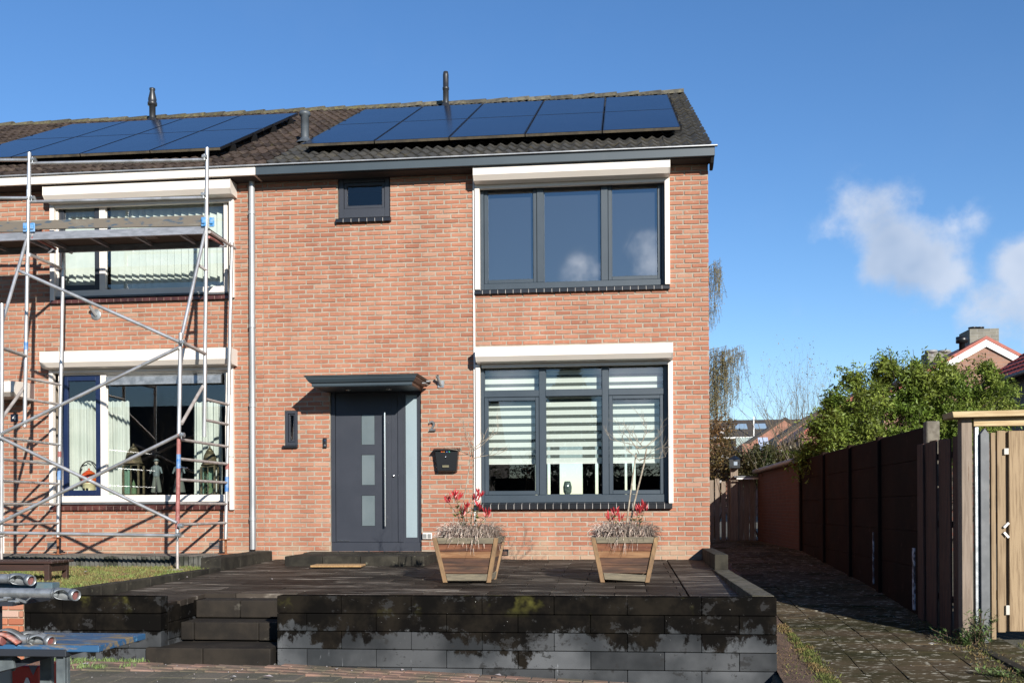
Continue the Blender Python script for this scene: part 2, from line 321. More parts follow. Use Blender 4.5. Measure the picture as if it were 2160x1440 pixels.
def retaining_mat():
    mt = M('concrete_block', (.085, .09, .095), rough=.8, spec=.0, island=.16, bump=.3, bscale=140)
    t = mt.node_tree; p = t.nodes['Principled BSDF']; src = p.inputs['Base Color'].links[0].from_socket if p.inputs['Base Color'].links else None
    geo = N(t, 'ShaderNodeNewGeometry'); sp = N(t, 'ShaderNodeSeparateXYZ'); t.links.new(geo.outputs['Position'], sp.inputs[0])
    def noise(sc, det=8, r=.6, st=None):
        n = N(t, 'ShaderNodeTexNoise'); n.inputs['Scale'].default_value = sc; n.inputs['Detail'].default_value = det; n.inputs['Roughness'].default_value = r
        if st:
            mp = N(t, 'ShaderNodeMapping'); mp.inputs['Scale'].default_value = st; t.links.new(geo.outputs['Position'], mp.inputs[0]); t.links.new(mp.outputs[0], n.inputs['Vector'])
        else: t.links.new(geo.outputs['Position'], n.inputs['Vector'])
        return n.outputs[0]
    def mth(op, a, b, c_=None):
        x = N(t, 'ShaderNodeMath', operation=op)
        for i, s_ in enumerate((a, b, c_)):
            if s_ is None: continue
            if isinstance(s_, (int, float)): x.inputs[i].default_value = s_
            else: t.links.new(s_, x.inputs[i])
        return x.outputs[0]
    def rmp(src_, a, b):
        r_ = N(t, 'ShaderNodeMapRange', interpolation_type='SMOOTHSTEP'); r_.inputs[1].default_value = a; r_.inputs[2].default_value = b; t.links.new(src_, r_.inputs[0]); return r_.outputs[0]
    def mix(a, b, fac):
        x = N(t, 'ShaderNodeMix', data_type='RGBA')
        for i, s_ in ((6, a), (7, b)):
            if isinstance(s_, tuple): x.inputs[i].default_value = (*s_, 1)
            else: t.links.new(s_, x.inputs[i])
        t.links.new(fac, x.inputs[0]); return x.outputs[2]
    def vnode(v_):
        q = N(t, 'ShaderNodeValue'); q.outputs[0].default_value = v_; return q.outputs[0]
    # cool mid grey concrete, cloudy
    c = mix((.034, .037, .040), (.085, .089, .093), rmp(noise(1.8, 4, .5), .36, .64))
    c = mix(c, (.27, .285, .30), rmp(noise(9, 6, .6, (3, 3, .45)), .67, .80))       # lime runs
    h = N(t, 'ShaderNodeHueSaturation'); mr = N(t, 'ShaderNodeMapRange'); mr.inputs[3].default_value = .62; mr.inputs[4].default_value = 1.4
    t.links.new(geo.outputs['Random Per Island'], mr.inputs[0]); t.links.new(mr.outputs[0], h.inputs['Value']); t.links.new(c, h.inputs['Color']); c = h.outputs[0]
    # algae crust with its own ragged lower border (height z about -0.33) and island offsets
    isl = mth('MULTIPLY_ADD', geo.outputs['Random Per Island'], .22, -.11)
    hgt = mth('ADD', mth('MULTIPLY_ADD', sp.outputs[2], 1.5, .72), isl)
    a = mth('ADD', hgt, mth('ADD', mth('MULTIPLY_ADD', noise(1.7, 3, .5), 1.5, -.78), mth('MULTIPLY_ADD', noise(11, 9, .7, (1, 1, .7)), .9, -.45)))
    c = mix(c, mix((.006, .0056, .0052), (.016, .0135, .0105), rmp(noise(4, 4), .4, .7)), rmp(a, .03, .13))
    c = mix(c, (.030, .030, .030), mth('MULTIPLY', rmp(noise(4.5, 9, .72, (1, 1, 1.3)), .575, .605), .8))
    c = mix(c, (.10, .095, .025), mth('MULTIPLY', rmp(noise(3.1, 4), .58, .75), rmp(sp.outputs[2], -.22, -.03)))
    c = mix(c, (.55, .55, .52), rmp(noise(75, 2, .5), .77, .80))
    c = mix((0, 0, 0), c, vnode(.74))
    t.links.new(c, p.inputs['Base Color'])
    return mt
BLOCK = retaining_mat()
KERB = M('kerb_concrete', (.048, .043, .032), col2=(.020, .018, .014), scale=4, spec=.2, rough=.85, bump=.5, bscale=120, col3=(.17, .16, .11), s3=14, r3=(.6, .72), island=.2)
PAVE = M('terrace_paver', (.058, .047, .037), rough=.6, spec=.1, bump=.5, bscale=90, col2=(.022, .018, .015), scale=1.1, ramp=(.4, .62), col3=(.30, .265, .22), s3=4.2, r3=(.52, .70), island=.6, stretch=(.42, 2.8, 1))  # pale streaks: lighter slabs plus wet sheen put into the colour
ALLEY = M('alley_slab', (.105, .078, .048), rough=.95, spec=.08, bump=.6, bscale=70, col2=(.04, .038, .016), scale=1.6, col3=(.42, .39, .31), s3=20, r3=(.56, .64), island=.22, stretch=(.55, 1.5, 1))
EARTH = M('earth', (.17, .10, .06), rough=1, bump=1, bscale=60, bdist=.02, col2=(.09, .05, .03), scale=14, col3=(.26, .17, .10), s3=30, r3=(.62, .7))
STREET = M('street_paver', (.20, .14, .11), rough=.85, bump=.5, bscale=80, islcols=[(.22, .125, .09), (.34, .20, .145), (.27, .15, .11), (.38, .25, .19)], col2=(.13, .11, .07), scale=3, col3=(.30, .26, .20), s3=20, r3=(.6, .7))
GRND = M('sandy_ground', (.13, .11, .075), rough=1, bump=.8, bscale=50, bdist=.01, col2=(.08, .075, .045), scale=3, col3=(.24, .21, .15), s3=30, r3=(.6, .68))
WOODO = M('old_fence_wood', (.10, .042, .026), col2=(.05, .023, .016), scale=5, rough=.85, bump=.5, bscale=30, stretch=(6, 6, .5), island=.2)
WOODN = M('new_fence_wood', (.36, .255, .145), col2=(.22, .145, .075), scale=7, ramp=(.42, .68), rough=.8, bump=.4, bscale=40, stretch=(9, 9, .45), island=.12, col3=(.15, .085, .045), s3=5, r3=(.64, .74))
WOODY = M('pale_pine', (.60, .46, .25), col2=(.44, .30, .14), scale=5, rough=.7, bump=.3, bscale=30, stretch=(.6, 8, 8), col3=(.32, .17, .06), s3=4, r3=(.66, .72))
WOODG = M('weathered_wood', (.30, .235, .18), col2=(.21, .16, .12), scale=6, rough=.85, bump=.5, bscale=35, stretch=(8, 8, .5), col3=(.15, .09, .05), s3=5, r3=(.64, .7))
CONC = M('concrete_post', (.23, .205, .16), col2=(.14, .12, .09), scale=18, rough=.9, bump=.6, bscale=90)
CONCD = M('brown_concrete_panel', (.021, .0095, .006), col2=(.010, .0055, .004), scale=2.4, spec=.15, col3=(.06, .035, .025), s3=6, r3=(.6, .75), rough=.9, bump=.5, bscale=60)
SLATE = M('slate_metal', (.12, .125, .13), col2=(.085, .09, .095), scale=6, rough=.6, metal=.3, col3=(.25, .25, .25), s3=20, r3=(.66, .72))
BROWN = M('bench_brown', (.055, .024, .016), col2=(.035, .017, .012), scale=7, rough=.55, stretch=(.5, 6, 6), bump=.3, bscale=60)
GRBR = brickmat('gable_brick_bg', ((.34, .19, .13), (.27, .15, .10)), (.33, .28, .23))
SIDEBR = brickmat('side_brick', ((.48, .17, .09), (.38, .12, .06)), (.33, .29, .24), axis='y')
# ------------------------------------------------------------------ houses
PX_ = -5.0          # party line
XR = 1.19; XL = -12.6; ZB = -0.75; ZT = 5.40
def rect(px0, py0, px1, py1, Y=0.0):
    a = aY(px0, py0, Y); b = aY(px1, py1, Y); return a.x, b.x, b.z, a.z    # x0,x1,z0,z1
def brickwork(x0, x1, z0, z1, ops, par, Y=0.0):
    mb = MB(); p = .0655; L = .2185; g = .0158; k = 0; z = z0
    while z < z1 - .02:
        segs = [(x0, x1)]
        zc = z + p / 2
        for a, b, c, d in ops:
            if c < zc < d:
                ns = []
                for s, e in segs:
                    if b <= s or a >= e: ns.append((s, e))
                    else:
                        if a > s: ns.append((s, a))
                        if b < e: ns.append((b, e))
                segs = ns
        off = (.5 * L if k % 2 else 0) + rnd.uniform(-.012, .012)
        start = x1 - math.ceil((x1 - x0) / L + 1) * L - off
        xs = start
        while xs < x1:
            a, b = xs + g / 2 + rnd.uniform(-.004, .004), xs + L - g / 2 + rnd.uniform(-.002, .002)
            for s, e in segs:
                aa, bb = max(a, s), min(b, e)
                if bb - aa > .02:
                    yy = Y - .001 + rnd.uniform(-.0035, .0025); zz = z + rnd.uniform(-.0015, .0015)
                    c = .0035
                    h0, h1 = zz + g / 2, zz + p - g / 2
                    jj = [rnd.uniform(-.003, .003) for _ in range(4)]
                    v = [(aa + c, yy, h0 + c + jj[0]), (bb - c, yy, h0 + c + jj[1]), (bb - c, yy, h1 - c + jj[2]), (aa + c, yy, h1 - c + jj[3]),
                         (aa, yy + .012, h0), (bb, yy + .012, h0), (bb, yy + .012, h1), (aa, yy + .012, h1)]
                    mb.add(v, [(0, 1, 2, 3), (4, 5, 1, 0), (1, 5, 6, 2), (3, 2, 6, 7), (4, 0, 3, 7)])
            xs += L
        z += p; k += 1
    return mb.build('brick_facing', BR, par)
def cellwall(x0, x1, z0, z1, ops, par, y0=.007, y1=.28, mat=None, name='wall'):
    xs = sorted({x0, x1, *[min(max(v, x0), x1) for o in ops for v in o[:2]]}); zs = sorted({z0, z1, *[min(max(v, z0), z1) for o in ops for v in o[2:]]})
    mb = MB()
    for i in range(len(xs) - 1):
        for j in range(len(zs) - 1):
            cx, cz = (xs[i] + xs[i + 1]) / 2, (zs[j] + zs[j + 1]) / 2
            if any(a < cx < b and c < cz < d for a, b, c, d in ops): continue
            mb.box(xs[i], xs[i + 1], y0, y1, zs[j], zs[j + 1])
    return mb.build(name, mat or MORT, par)
def bars(mb, x0, x1, z0, z1, w, y0, y1, wb=None, wt=None):
    wb = wb or w; wt = wt or w
    mb.box(x0, x0 + w, y0, y1, z0, z1); mb.box(x1 - w, x1, y0, y1, z0, z1)
    mb.box(x0 + w, x1 - w, y0, y1, z0, z0 + wb); mb.box(x0 + w, x1 - w, y0, y1, z1 - wt, z1)
def window(par, x0, x1, z0, z1, mat, fw=.055, cols=(), rows=(), mw=.07, sash=(), smat=None, sw=.05, yf=.05, glass=GLS, depth=.07, wb=.07, name='window', label=None):
    mb = MB(); bars(mb, x0, x1, z0, z1, fw, yf, yf + depth, wb, fw)
    cx = [x0 + fw - mw / 2] + list(cols) + [x1 - fw + mw / 2]; rz = [z0 + wb - mw / 2] + list(rows) + [z1 - fw + mw / 2]
    for c in cols: mb.box(c - mw / 2, c + mw / 2, yf + .004, yf + depth, z0 + wb, z1 - fw)
    for r in rows:
        for i in range(len(cx) - 1): mb.box(cx[i] + mw / 2, cx[i + 1] - mw / 2, yf + .007, yf + depth, r - mw / 2, r + mw / 2)
    w = mb.build(name, mat, par, bev=.004)
    if label: w['label'] = label
    for i in range(len(cx) - 1):
        for j in range(len(rz) - 1):
            a, b, c, d = cx[i] + mw / 2, cx[i + 1] - mw / 2, rz[j] + mw / 2, rz[j + 1] - mw / 2
            if (i, j) in sash:
                s = MB(); bars(s, a + .003, b - .003, c + .003, d - .003, sw, yf + .018, yf + .06); s.build('sash', smat or mat, w, bev=.004)
                a += sw; b -= sw; c += sw; d -= sw
            g = MB(); t = rnd.uniform(-.0015, .0015)
            g.add([(a, yf + .045 + t, c), (b, yf + .045, c), (b, yf + .045 + t * .5, d), (a, yf + .045, d)], [(0, 1, 2, 3)])
            g.build('pane', glass, w)
            gb = MB(); bars(gb, a, b, c, d, .008, yf + .036, yf + .044); gb.build('glazing_bead', mat if (i, j) not in sash else (smat or mat), w)
    return w
def sill(par, x0, x1, ztop, mat, jm, pitch=.107, y0=-.055, h=.075, jw=.008):
    mb = MB(); j = mb; n = max(1, round((x1 - x0) / pitch)); pt = (x1 - x0) / n
    def prof(o, dz=0): return [(.05, ztop - dz), (y0 + .02 + o, ztop - .018 - dz), (y0 + o, ztop - .030 - dz), (y0 + o, ztop - h), (.05, ztop - h)]
    for i in range(n): mb.prismX(prof(rnd.uniform(0, .003)), x0 + i * pt + jw / 2, x0 + (i + 1) * pt - jw / 2)
    for i in range(1, n): j.prismX(prof(.005, .004), x0 + i * pt - jw / 2 + .0005, x0 + i * pt + jw / 2 - .0005, 1)
    return mb.build('sill', [mat, jm], par)
def shutter(par, tl, tr, pyb, zbot, y=-.25, rw=.066, gx0=None, gx1=None, mat=WHT):
    a, b = aY(*tl, y), aY(*tr, y); x0, x1 = a.x, b.x; ztop = min((a.z + b.z) / 2, 5.318); zf = aY(tr[0], pyb, y).z; h = ztop - zf
    mb = MB(); mb.prismX([(.03, ztop), (y, ztop), (y, zf), (y + .06, zf - .062), (y + .12, zf - .075), (.03, zf - .075)], x0, x1)
    mb.box(x0 + .05, x1 - .05, -.045, .02, zf - .125, zf - .0755)
    o = mb.build('roller_shutter', mat, par, bev=.004)
    for xa_, xb_ in ((x0 - .004, x0 + .006), (x1 - .006, x1 + .004)):
        g = MB(); g.prismX([(.03, ztop + .002), (y - .003, ztop + .002), (y - .003, zf - .002), (y + .058, zf - .066), (.03, zf - .078)], xa_, xb_); g.build('end_cap', mat, o)
    for a_ in (gx0, gx1): r = MB(); r.box(a_, a_ + rw, -.052, .03, zbot, zf - .076); r.build('guide_rail', mat, o, bev=.003)
    return o
ROOFE = (-.27, 5.455); ROOFR = (5.47, 8.50)
_rl = math.hypot(ROOFR[0] - ROOFE[0], ROOFR[1] - ROOFE[1]); RU = ((ROOFR[0] - ROOFE[0]) / _rl, (ROOFR[1] - ROOFE[1]) / _rl); RN = (-RU[1], RU[0])
def rp(x, s, o): return (x, ROOFE[0] + RU[0] * s + RN[0] * o, ROOFE[1] + RU[1] * s + RN[1] * o)
def rhit(px, py, o):
    d = ray(px, py); n = Vector((0, RN[0], RN[1])); p0 = Vector(rp(0, 0, o)); t = n.dot(p0 - CAM) / n.dot(d); p = CAM + d * t
    return p.x, (p.y - p0.y) * RU[0] + (p.z - p0.z) * RU[1]
def tiles(par, x0, x1, mat, name='roof'):
    mb = MB(); co = .341; rows = int(_rl / co) + 1; n = 10
    for r in range(rows):
        k = int(round((x1 - x0) / .30)); w = (x1 - x0) / k
        for i in range(k):
            xa = x0 + i * w + rnd.uniform(-.004, .004); s0 = r * co + rnd.uniform(-.008, .008); s1 = min(s0 + co + .03, _rl - .02)
            li = .030 + rnd.uniform(-.005, .007)
            vs = []
            for q in range(n + 1):
                x = xa + (w + .004) * q / n; ph = 2 * math.pi * (q / n) * 2
                hh = .026 * (max(0, math.cos(ph)) ** .8 if math.cos(ph) > 0 else -.55 * abs(math.cos(ph)))
                vs += [rp(x, s0, li + hh - .024), rp(x, s0 - .003, li + hh), rp(x, s1, hh + .004)]
            fs = []
            for q in range(n): b = q * 3; fs += [(b, b + 3, b + 4, b + 1), (b + 1, b + 4, b + 5, b + 2)]
            mb.add(vs, fs)
    mb2 = MB(); v = [rp(x0, -.0, -.03), rp(x1, -.0, -.03), rp(x1, _rl, -.03), rp(x0, _rl, -.03)]
    mb.add(v, [(0, 1, 2, 3)])
    mb.add([(x0, ROOFR[0], ROOFR[1]), (x1, ROOFR[0], ROOFR[1]), (x1, 11.15, 5.45), (x0, 11.15, 5.45)], [(0, 1, 2, 3)])
    return mb.build(name, mat, par)
def ridge(par, x0, x1, mat):
    mb = MB(); k = int((x1 - x0) / .40); w = (x1 - x0) / k
    for i in range(k):
        a = x0 + i * w - .02; b = x0 + (i + 1) * w; t0 = rnd.uniform(.0, .02); t1 = rnd.uniform(-.012, .006); pts = []
        for x, o in ((a, t1), (b, t0 + .012)):
            for q in range(7):
                an = math.pi * q / 6; pts.append((x, ROOFR[0] - .14 * math.cos(an), ROOFR[1] - .055 + .115 * math.sin(an) + o))
        fs = [(q, q + 1, 8 + q, 7 + q) for q in range(6)] + [(6, 5, 4, 3, 2, 1, 0), (7, 8, 9, 10, 11, 12, 13)]
        mb.add(pts, fs)
    return mb.build('ridge_tiles', mat, par)

# ---- right house
H2 = thing('brick_house', 'orange brick end-of-terrace house with anthracite window frames and door, house number 2', 'house', (-1.9, 5, 0))
oTW = rect(712, 377, 823, 456); oTW = (oTW[0], oTW[1], oTW[2] - .07, 5.5)
oUW = (aY(1005, 500).x, aY(1411, 500).x, aY(1012, 610).z - .06, aY(1012, 372).z)
oNW = rect(600, 866, 628, 939); oNW = (oNW[0], oNW[1], oNW[2] - .04, oNW[3])
oLW = (aY(1006, 900).x, aY(1416, 900).x, aY(1012, 1060).z - .07, aY(1012, 755).z)
oDR = (aY(696.5, 1000).x, aY(888.5, 1000).x, .10, aY(700, 815).z)
ops2 = [oTW, oUW, oNW, oLW, oDR]
cellwall(PX_, XR - .006, ZB, ZT, ops2, H2)
brickwork(PX_, XR, -.14, 5.38, ops2, H2)
mb = MB()     # gable side wall
mb.prismX([(.012, ZB), (10.9, ZB), (10.9, 5.35), (ROOFR[0], ROOFR[1] - .12), (.012, 5.42)], XR - .25, XR - .004)
mb.build('side_wall', SIDEBR, H2)
rear = [(aY(q0, 1000, 10.6).x, aY(q1, 1000, 10.6).x, .85, 2.3) for q0, q1 in ((1127, 1134), (1153, 1161), (1179, 1229), (1255, 1262), (1318, 1323), (1334, 1341))]
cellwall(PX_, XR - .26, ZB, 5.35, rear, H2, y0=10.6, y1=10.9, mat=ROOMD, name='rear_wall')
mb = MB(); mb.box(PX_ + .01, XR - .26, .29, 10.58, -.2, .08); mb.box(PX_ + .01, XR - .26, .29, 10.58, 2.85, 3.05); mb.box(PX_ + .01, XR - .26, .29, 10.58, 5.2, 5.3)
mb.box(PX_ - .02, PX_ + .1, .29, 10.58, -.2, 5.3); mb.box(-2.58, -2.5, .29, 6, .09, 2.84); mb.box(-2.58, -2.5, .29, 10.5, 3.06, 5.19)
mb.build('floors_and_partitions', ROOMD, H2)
tiles(H2, PX_ + .16, XR + .015, TILE_R)
ridge(H2, PX_ + .8, XR + .02, M('ridge_lichen', (.15, .135, .09), col2=(.065, .06, .048), scale=9, rough=.95, bump=1, bscale=50, island=.3))
ridge(H2, PX_ + .1, PX_ + .79, MOSSY)
# gutter
def gutter(par, x0, x1, mat, cap=False):
    mb = MB(); mb.box(x0, x1, -.30, -.005, 5.322, 5.438)
    g = mb.build('gutter', mat, par, bev=.004)
    s_ = MB(); s_.box(x0 + .02, x1 - .03, -.25, -.004, 5.311, 5.3215)
    if cap: s_.prismX([(-.27, 5.3105), (-.004, 5.3105), (-.004, 5.22), (-.10, 5.225), (-.20, 5.26)], 1.205, x1 - .005)
    s_.build('soffit', ROOMD, g)  # near-black colour puts the shade under the gutter into this plate
    r = MB(); r.box(x0, x1 + (.035 if cap else 0), -.335, -.285, 5.4385, 5.457); r.build('gutter_rim', ZINC, g, bev=.004)
    return g
gutter(H2, PX_ + .0, 1.25, ANTG, True)
# door
x0, x1, z0, z1 = oDR
d = MB(); d.box(x0, x1, .05, .12, z0, z0 + .14); d.box(x0, x0 + .06, .04, .12, z0 + .14, z1); d.box(x1 - .035, x1, .04, .12, z0 + .14, z1); d.box(x0 + .06, x1 - .035, .04, .12, z1 - .08, z1)
xm = aY(838, 1000).x; xs_ = aY(845, 1000).x; d.box(xm, xs_ + .03, .04, .12, z0 + .14, z1 - .08)
fr = d.build('door_frame', DOOR, H2, bev=.004)
dl = MB(); lx0, lx1 = x0 + .065, xm - .004; gx0, gx1 = aY(760, 1000).x, aY(788.5, 1000).x
gz = [(aY(775, b).z, aY(775, a).z) for a, b in ((873, 937), (958, 1022.5), (1044, 1109))]
cz = [z0 + .145] + [v for g in reversed(gz) for v in g] + [z1 - .085]
for i in range(0, len(cz), 2): dl.box(gx0, gx1, .062, .10, cz[i], cz[i + 1])
dl.box(lx0, gx0, .062, .10, cz[0], cz[-1]); dl.box(gx1, lx1 - .09, .062, .10, cz[0], cz[-1]); dl.box(lx1 - .088, lx1, .058, .10, cz[0], cz[-1])
leaf = dl.build('door', DOOR, H2)
for a, b in gz:
    g = MB(); g.box(gx0 + .004, gx1 - .004, .072, .09, a + .004, b - .004); g.build('frosted_pane', FROST2, leaf)
hx = aY(812, 1000, -.02).x; za, zb = aY(812, 1109, -.02).z, aY(812, 870, -.02).z
g = MB(); g.tube((hx, -.02, za), (hx, -.02, zb), .014, n=14); g.tube((hx, -.02, za + .12), (hx, .06, za + .12), .009); g.tube((hx, -.02, zb - .12), (hx, .06, zb - .12), .009); g.build('door_handle', STEEL, leaf)
c = aY(830, 1003, .05); g = MB(); g.lathe([(0, -.012), (.018, -.012), (.02, 0)], (c.x, .055, c.z), axis='y'); g.build('lock', STEEL, leaf)
c = aY(722, 1139.5, .05); g = MB(); g.box(c.x - .07, c.x + .10, .052, .061, c.z - .004, c.z + .003); g.build('door_strip', STEEL, leaf)
g = MB(); a = aY(849, 839); b = aY(878, 1133); bars(g, xs_ + .03, x1 - .035, z0 + .14, z1 - .08, .028, .055, .11, .06, .05); g.box(xs_ + .032, x1 - .037, .06, .10, z0 + .20, z0 + .205); sd = g.build('sidelight', DOOR, H2)
g = MB(); g.box(xs_ + .06, x1 - .064, .075, .09, z0 + .202, z1 - .13); g.build('frosted_pane', FROST, sd)
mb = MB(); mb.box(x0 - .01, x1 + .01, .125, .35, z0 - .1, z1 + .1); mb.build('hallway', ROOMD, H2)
# canopy
A = aY(642, 792, -.75); B = aY(879, 788, -.75); zt = (A.z + B.z) / 2; xa, xb = A.x, B.x
prof = [(0, 0), (0, -.018), (.012, -.022), (.02, -.045), (.05, -.085), (.075, -.10), (.075, -.125), (.085, -.14)]
mb = MB(); vs = []
for o, dz in prof:
    vs += [(xa + o, -.001, zt + dz), (xa + o, -.75 + o, zt + dz), (xb - o, -.75 + o, zt + dz), (xb - o, -.001, zt + dz)]
n = len(prof); fs = []; ff = []
for k in range(n - 1):
    b = 4 * k; fs += [(b, b + 1, b + 5, b + 4), (b + 1, b + 2, b + 6, b + 5)]; ff += [(b + 2, b + 3, b + 7, b + 6)]
mb.add(vs, fs + [(4 * (n - 1), 4 * (n - 1) + 1, 4 * (n - 1) + 2, 4 * (n - 1) + 3)], 0); mb.add(vs, ff, 1)
mb.add([(xa - .01, -.001, zt + .012), (xa - .01, -.765, zt + .004), (xb + .01, -.765, zt + .004), (xb + .01, -.001, zt + .012), (xa - .01, -.001, zt), (xa - .01, -.765, zt - .004), (xb + .01, -.765, zt - .004), (xb + .01, -.001, zt)],
       [(0, 1, 2, 3), (0, 4, 5, 1), (1, 5, 6, 2), (2, 6, 7, 3)], 2)
cn_ = mb.build('door_canopy', [ANTG, M('canopy_wood', (.14, .065, .035), col2=(.08, .04, .025), scale=12, rough=.7), M('canopy_felt', (.15, .12, .095), col2=(.09, .07, .055), scale=20, rough=.9)], H2)
for px in (735, 820):
    c = aY(px, 820, -.28); g = MB(); g.lathe([(0, 0), (.035, 0), (.04, -.006), (.03, -.008)], (c.x, -.28, zt - .141)); g.build('spotlight', STEEL, cn_)
mb = MB(); mb.box(xb + .005, xb + .05, -.12, -.004, zt - .03, zt - .012); mb.box(xb - .02, xb + .03, -.30, -.10, zt - .075, zt - .06); mb.build('metal_flashing', GAL, cn_)
# windows right house
x0, x1, z0, z1 = oUW; zs = z0 + .06
w = window(H2, x0 + .03, x1 - .03, zs, z1, ANT, fw=.065, wb=.085, cols=(aY(1139, 500).x, aY(1275, 500).x), mw=.095, sash=((0, 0), (2, 0)), sw=.05, yf=.055, label='wide upper window of three panes under a white roller shutter')
sill(w, x0 - .02, x1 + .01, zs - .001, SILLB, JOINT)
mb = MB(); mb.box(x0 + .05, x1 - .05, .14, .145, zs + .05, z1 - .02); mb.build('roller_blind', M('grey_blind', (.030, .036, .050), rough=.9), w)
shutter(H2, (998, 350.5), (1413, 333.5), 352, zs - .015, gx0=aY(1001.5, 500, -.05).x, gx1=aY(1402.5, 500, -.05).x, rw=.066)
x0, x1, z0, z1 = oLW; zs = z0 + .07; tz = (aY(1100, 829).z + aY(1340, 824).z) / 2
cs = (aY(1143.5, 900).x, aY(1277, 900).x)
w = window(H2, x0 + .03, x1 - .03, zs, z1, ANT, fw=.065, wb=.105, cols=cs, rows=(tz,), mw=.088, sash=((0, 0), (2, 0)), sw=.05, yf=.055, glass=GLS2, label='wide ground floor window of six panes with striped blinds')
sill(w, x0 - .02, x1 + .01, zs - .001, SILLB, JOINT, y0=-.075, h=.09)
shutter(H2, (1003, 732.5), (1419, 721.5), 743, zs - .02, gx0=aY(1003.5, 900, -.05).x, gx1=aY(1410, 900, -.05).x, rw=.062)
BLP = M('blind_fabric', (.98, 1.0, .94), rough=.8, trans=.3); SHE = sheer('sheer_fabric', (.13, .15, .14), .72)
zb = aY(1200, 977, .2).z; zt2 = z1 - .02; xx = [x0 + .09, cs[0], cs[1], x1 - .09]
for i in range(3):
    a, b = xx[i] + (.02 if i else 0), xx[i + 1] - (.02 if i < 2 else 0)
    mb = MB(); z = zb + .012
    while z < zt2:
        mb.box(a, b, .205, .2065, z, min(z + .064, zt2)); z += .1105
    bl = mb.build('striped_blind', BLP, w)
    mb = MB(); z = zb + .012 + .064
    while z < zt2:
        mb.add([(a, .206, z), (b, .206, z), (b, .206, z + .0465), (a, .206, z + .0465)], [(0, 1, 2, 3)]); z += .1105
    mb.build('sheer_band', SHE, bl)
    mb = MB(); mb.box(a, b, .195, .215, zb - .004, zb + .010); mb.build('blind_bar', WHT2, bl)
# small upper window
x0, x1, z0, z1 = oTW; zs = z0 + .07
w = window(H2, x0 + .012, x1 - .012, zs, 5.335, DOOR, fw=.07, wb=.13, yf=.015, sash=((0, 0),), sw=.04, glass=GLS3, label='small upper window close below the gutter')
sill(w, x0 - .02, x1 + .02, zs - .001, SILLB, JOINT, y0=-.06)
# narrow toilet window
x0, x1, z0, z1 = oNW; zs = z0 + .04
w = window(H2, x0 + .004, x1 - .004, zs, z1, DOOR, fw=.04, wb=.05, yf=.01, sw=.02, sash=((0, 0),), label='very narrow window left of the front door')
mb = MB(); mb.box(x0 - .02, x1 + .004, -.05, .03, z0 + .002, zs - .002); mb.build('sill', SILLB, w, bev=.004)
mb = MB(); mb.box(x0 + .10, x1 - .055, .06, .07, z1 - .12, z1 - .10); mb.build('vent_slot', BLK, w)
# plinth, vents, socket
def vent(par, px, py, w=.14, h=.085, mat=BLK):
    c = aY(px, py); mb = MB(); bars(mb, c.x - w / 2, c.x + w / 2, c.z - h / 2, c.z + h / 2, .012, -.008, .01)
    for k in range(5): zz = c.z - h / 2 + .018 + k * (h - .03) / 5; mb.box(c.x - w / 2 + .012, c.x + w / 2 - .012, -.004, .004, zz, zz + .006)
    mb.box(c.x - w / 2 + .012, c.x + w / 2 - .012, .001, .006, c.z - h / 2 + .012, c.z + h / 2 - .012)
    return mb.build('air_vent', mat, par)
vent(H2, 1062, 1164)
c = aY(902, 1129.5); mb = MB(); mb.box(c.x - .065, c.x + .065, -.04, .0, c.z - .042, c.z + .042); so_ = mb.build('outdoor_socket', WHT2, H2, bev=.005)
mb = MB(); mb.box(c.x - .055, c.x - .005, -.046, -.0405, c.z - .030, c.z + .028); mb.box(c.x + .008, c.x + .055, -.046, -.0405, c.z - .030, c.z + .028); mb.build('socket_cover', M('cover_grey', (.25, .25, .24), rough=.4), so_)
# thin white cable duct left of the windows
x = aY(1000.8, 680).x; mb = MB(); mb.box(x - .012, x + .012, -.02, -.002, .12, aY(1000, 350).z); mb.build('cable_duct', WHT2, H2)
def flue(par, px, pytop, pybase, r=.052, mat=PIPE, kind='cowl'):
    X, s = rhit(px, pybase, .02); b = Vector(rp(X, s, -.05)); zt_ = aY(px, pytop, b.y).z; h = zt_ - b.z
    mb = MB()
    if kind == 'cowl': pr = [(r * 1.05, 0), (r, .03), (r, h - .34), (r * 1.15, h - .335), (r * 1.15, h - .30), (r * .98, h - .29), (r, h - .06), (r * .8, h), (0, h)]
    elif kind == 'fan': pr = [(r * 1.05, 0), (r, .05), (r, h - .34), (r * 1.5, h - .33), (r * 1.5, h - .28), (r * 1.25, h - .26), (r * 1.35, h - .22), (r * .75, h - .05), (r * .95, h - .03), (r * .9, h), (0, h)]
    else: pr = [(r, 0), (r, h - .07), (r * 1.38, h - .06), (r * 1.42, h - .025), (r * 1.2, h), (0, h)]
    mb.lathe(pr, b, 20); mb.lathe([(r * 2.6, .035), (r * 1.6, .09), (r * 1.0, .14)], b, 16)
    return mb.build('flue_pipe', mat, par)
flue(H2, 940, 152, 226, .055)
flue(H2, 642, 236, 300, .062, PIPEG, 'mush')
def downpipe(par, px0, py0, px1, py1, r=.042):
    a = aY(px0, py0, -.06); b = aY(px1, py1, -.06); mb = MB()
    mb.tube(a, b, r, n=14); L = a.z - b.z
    for k in (.11, .41, .62, .92): p = a.lerp(b, k); mb.tube(p + Vector((0, 0, .03)), p - Vector((0, 0, .02)), r * 1.16, n=14)
    for k in (.11, .41, .62, .92): p = a.lerp(b, k); mb.box(p.x - .015, p.x + .015, -.055, .0, p.z - .04, p.z - .02)
    return mb.build('downpipe', ZINC, par)
downpipe(H2, 531, 362, 533.5, 1158)

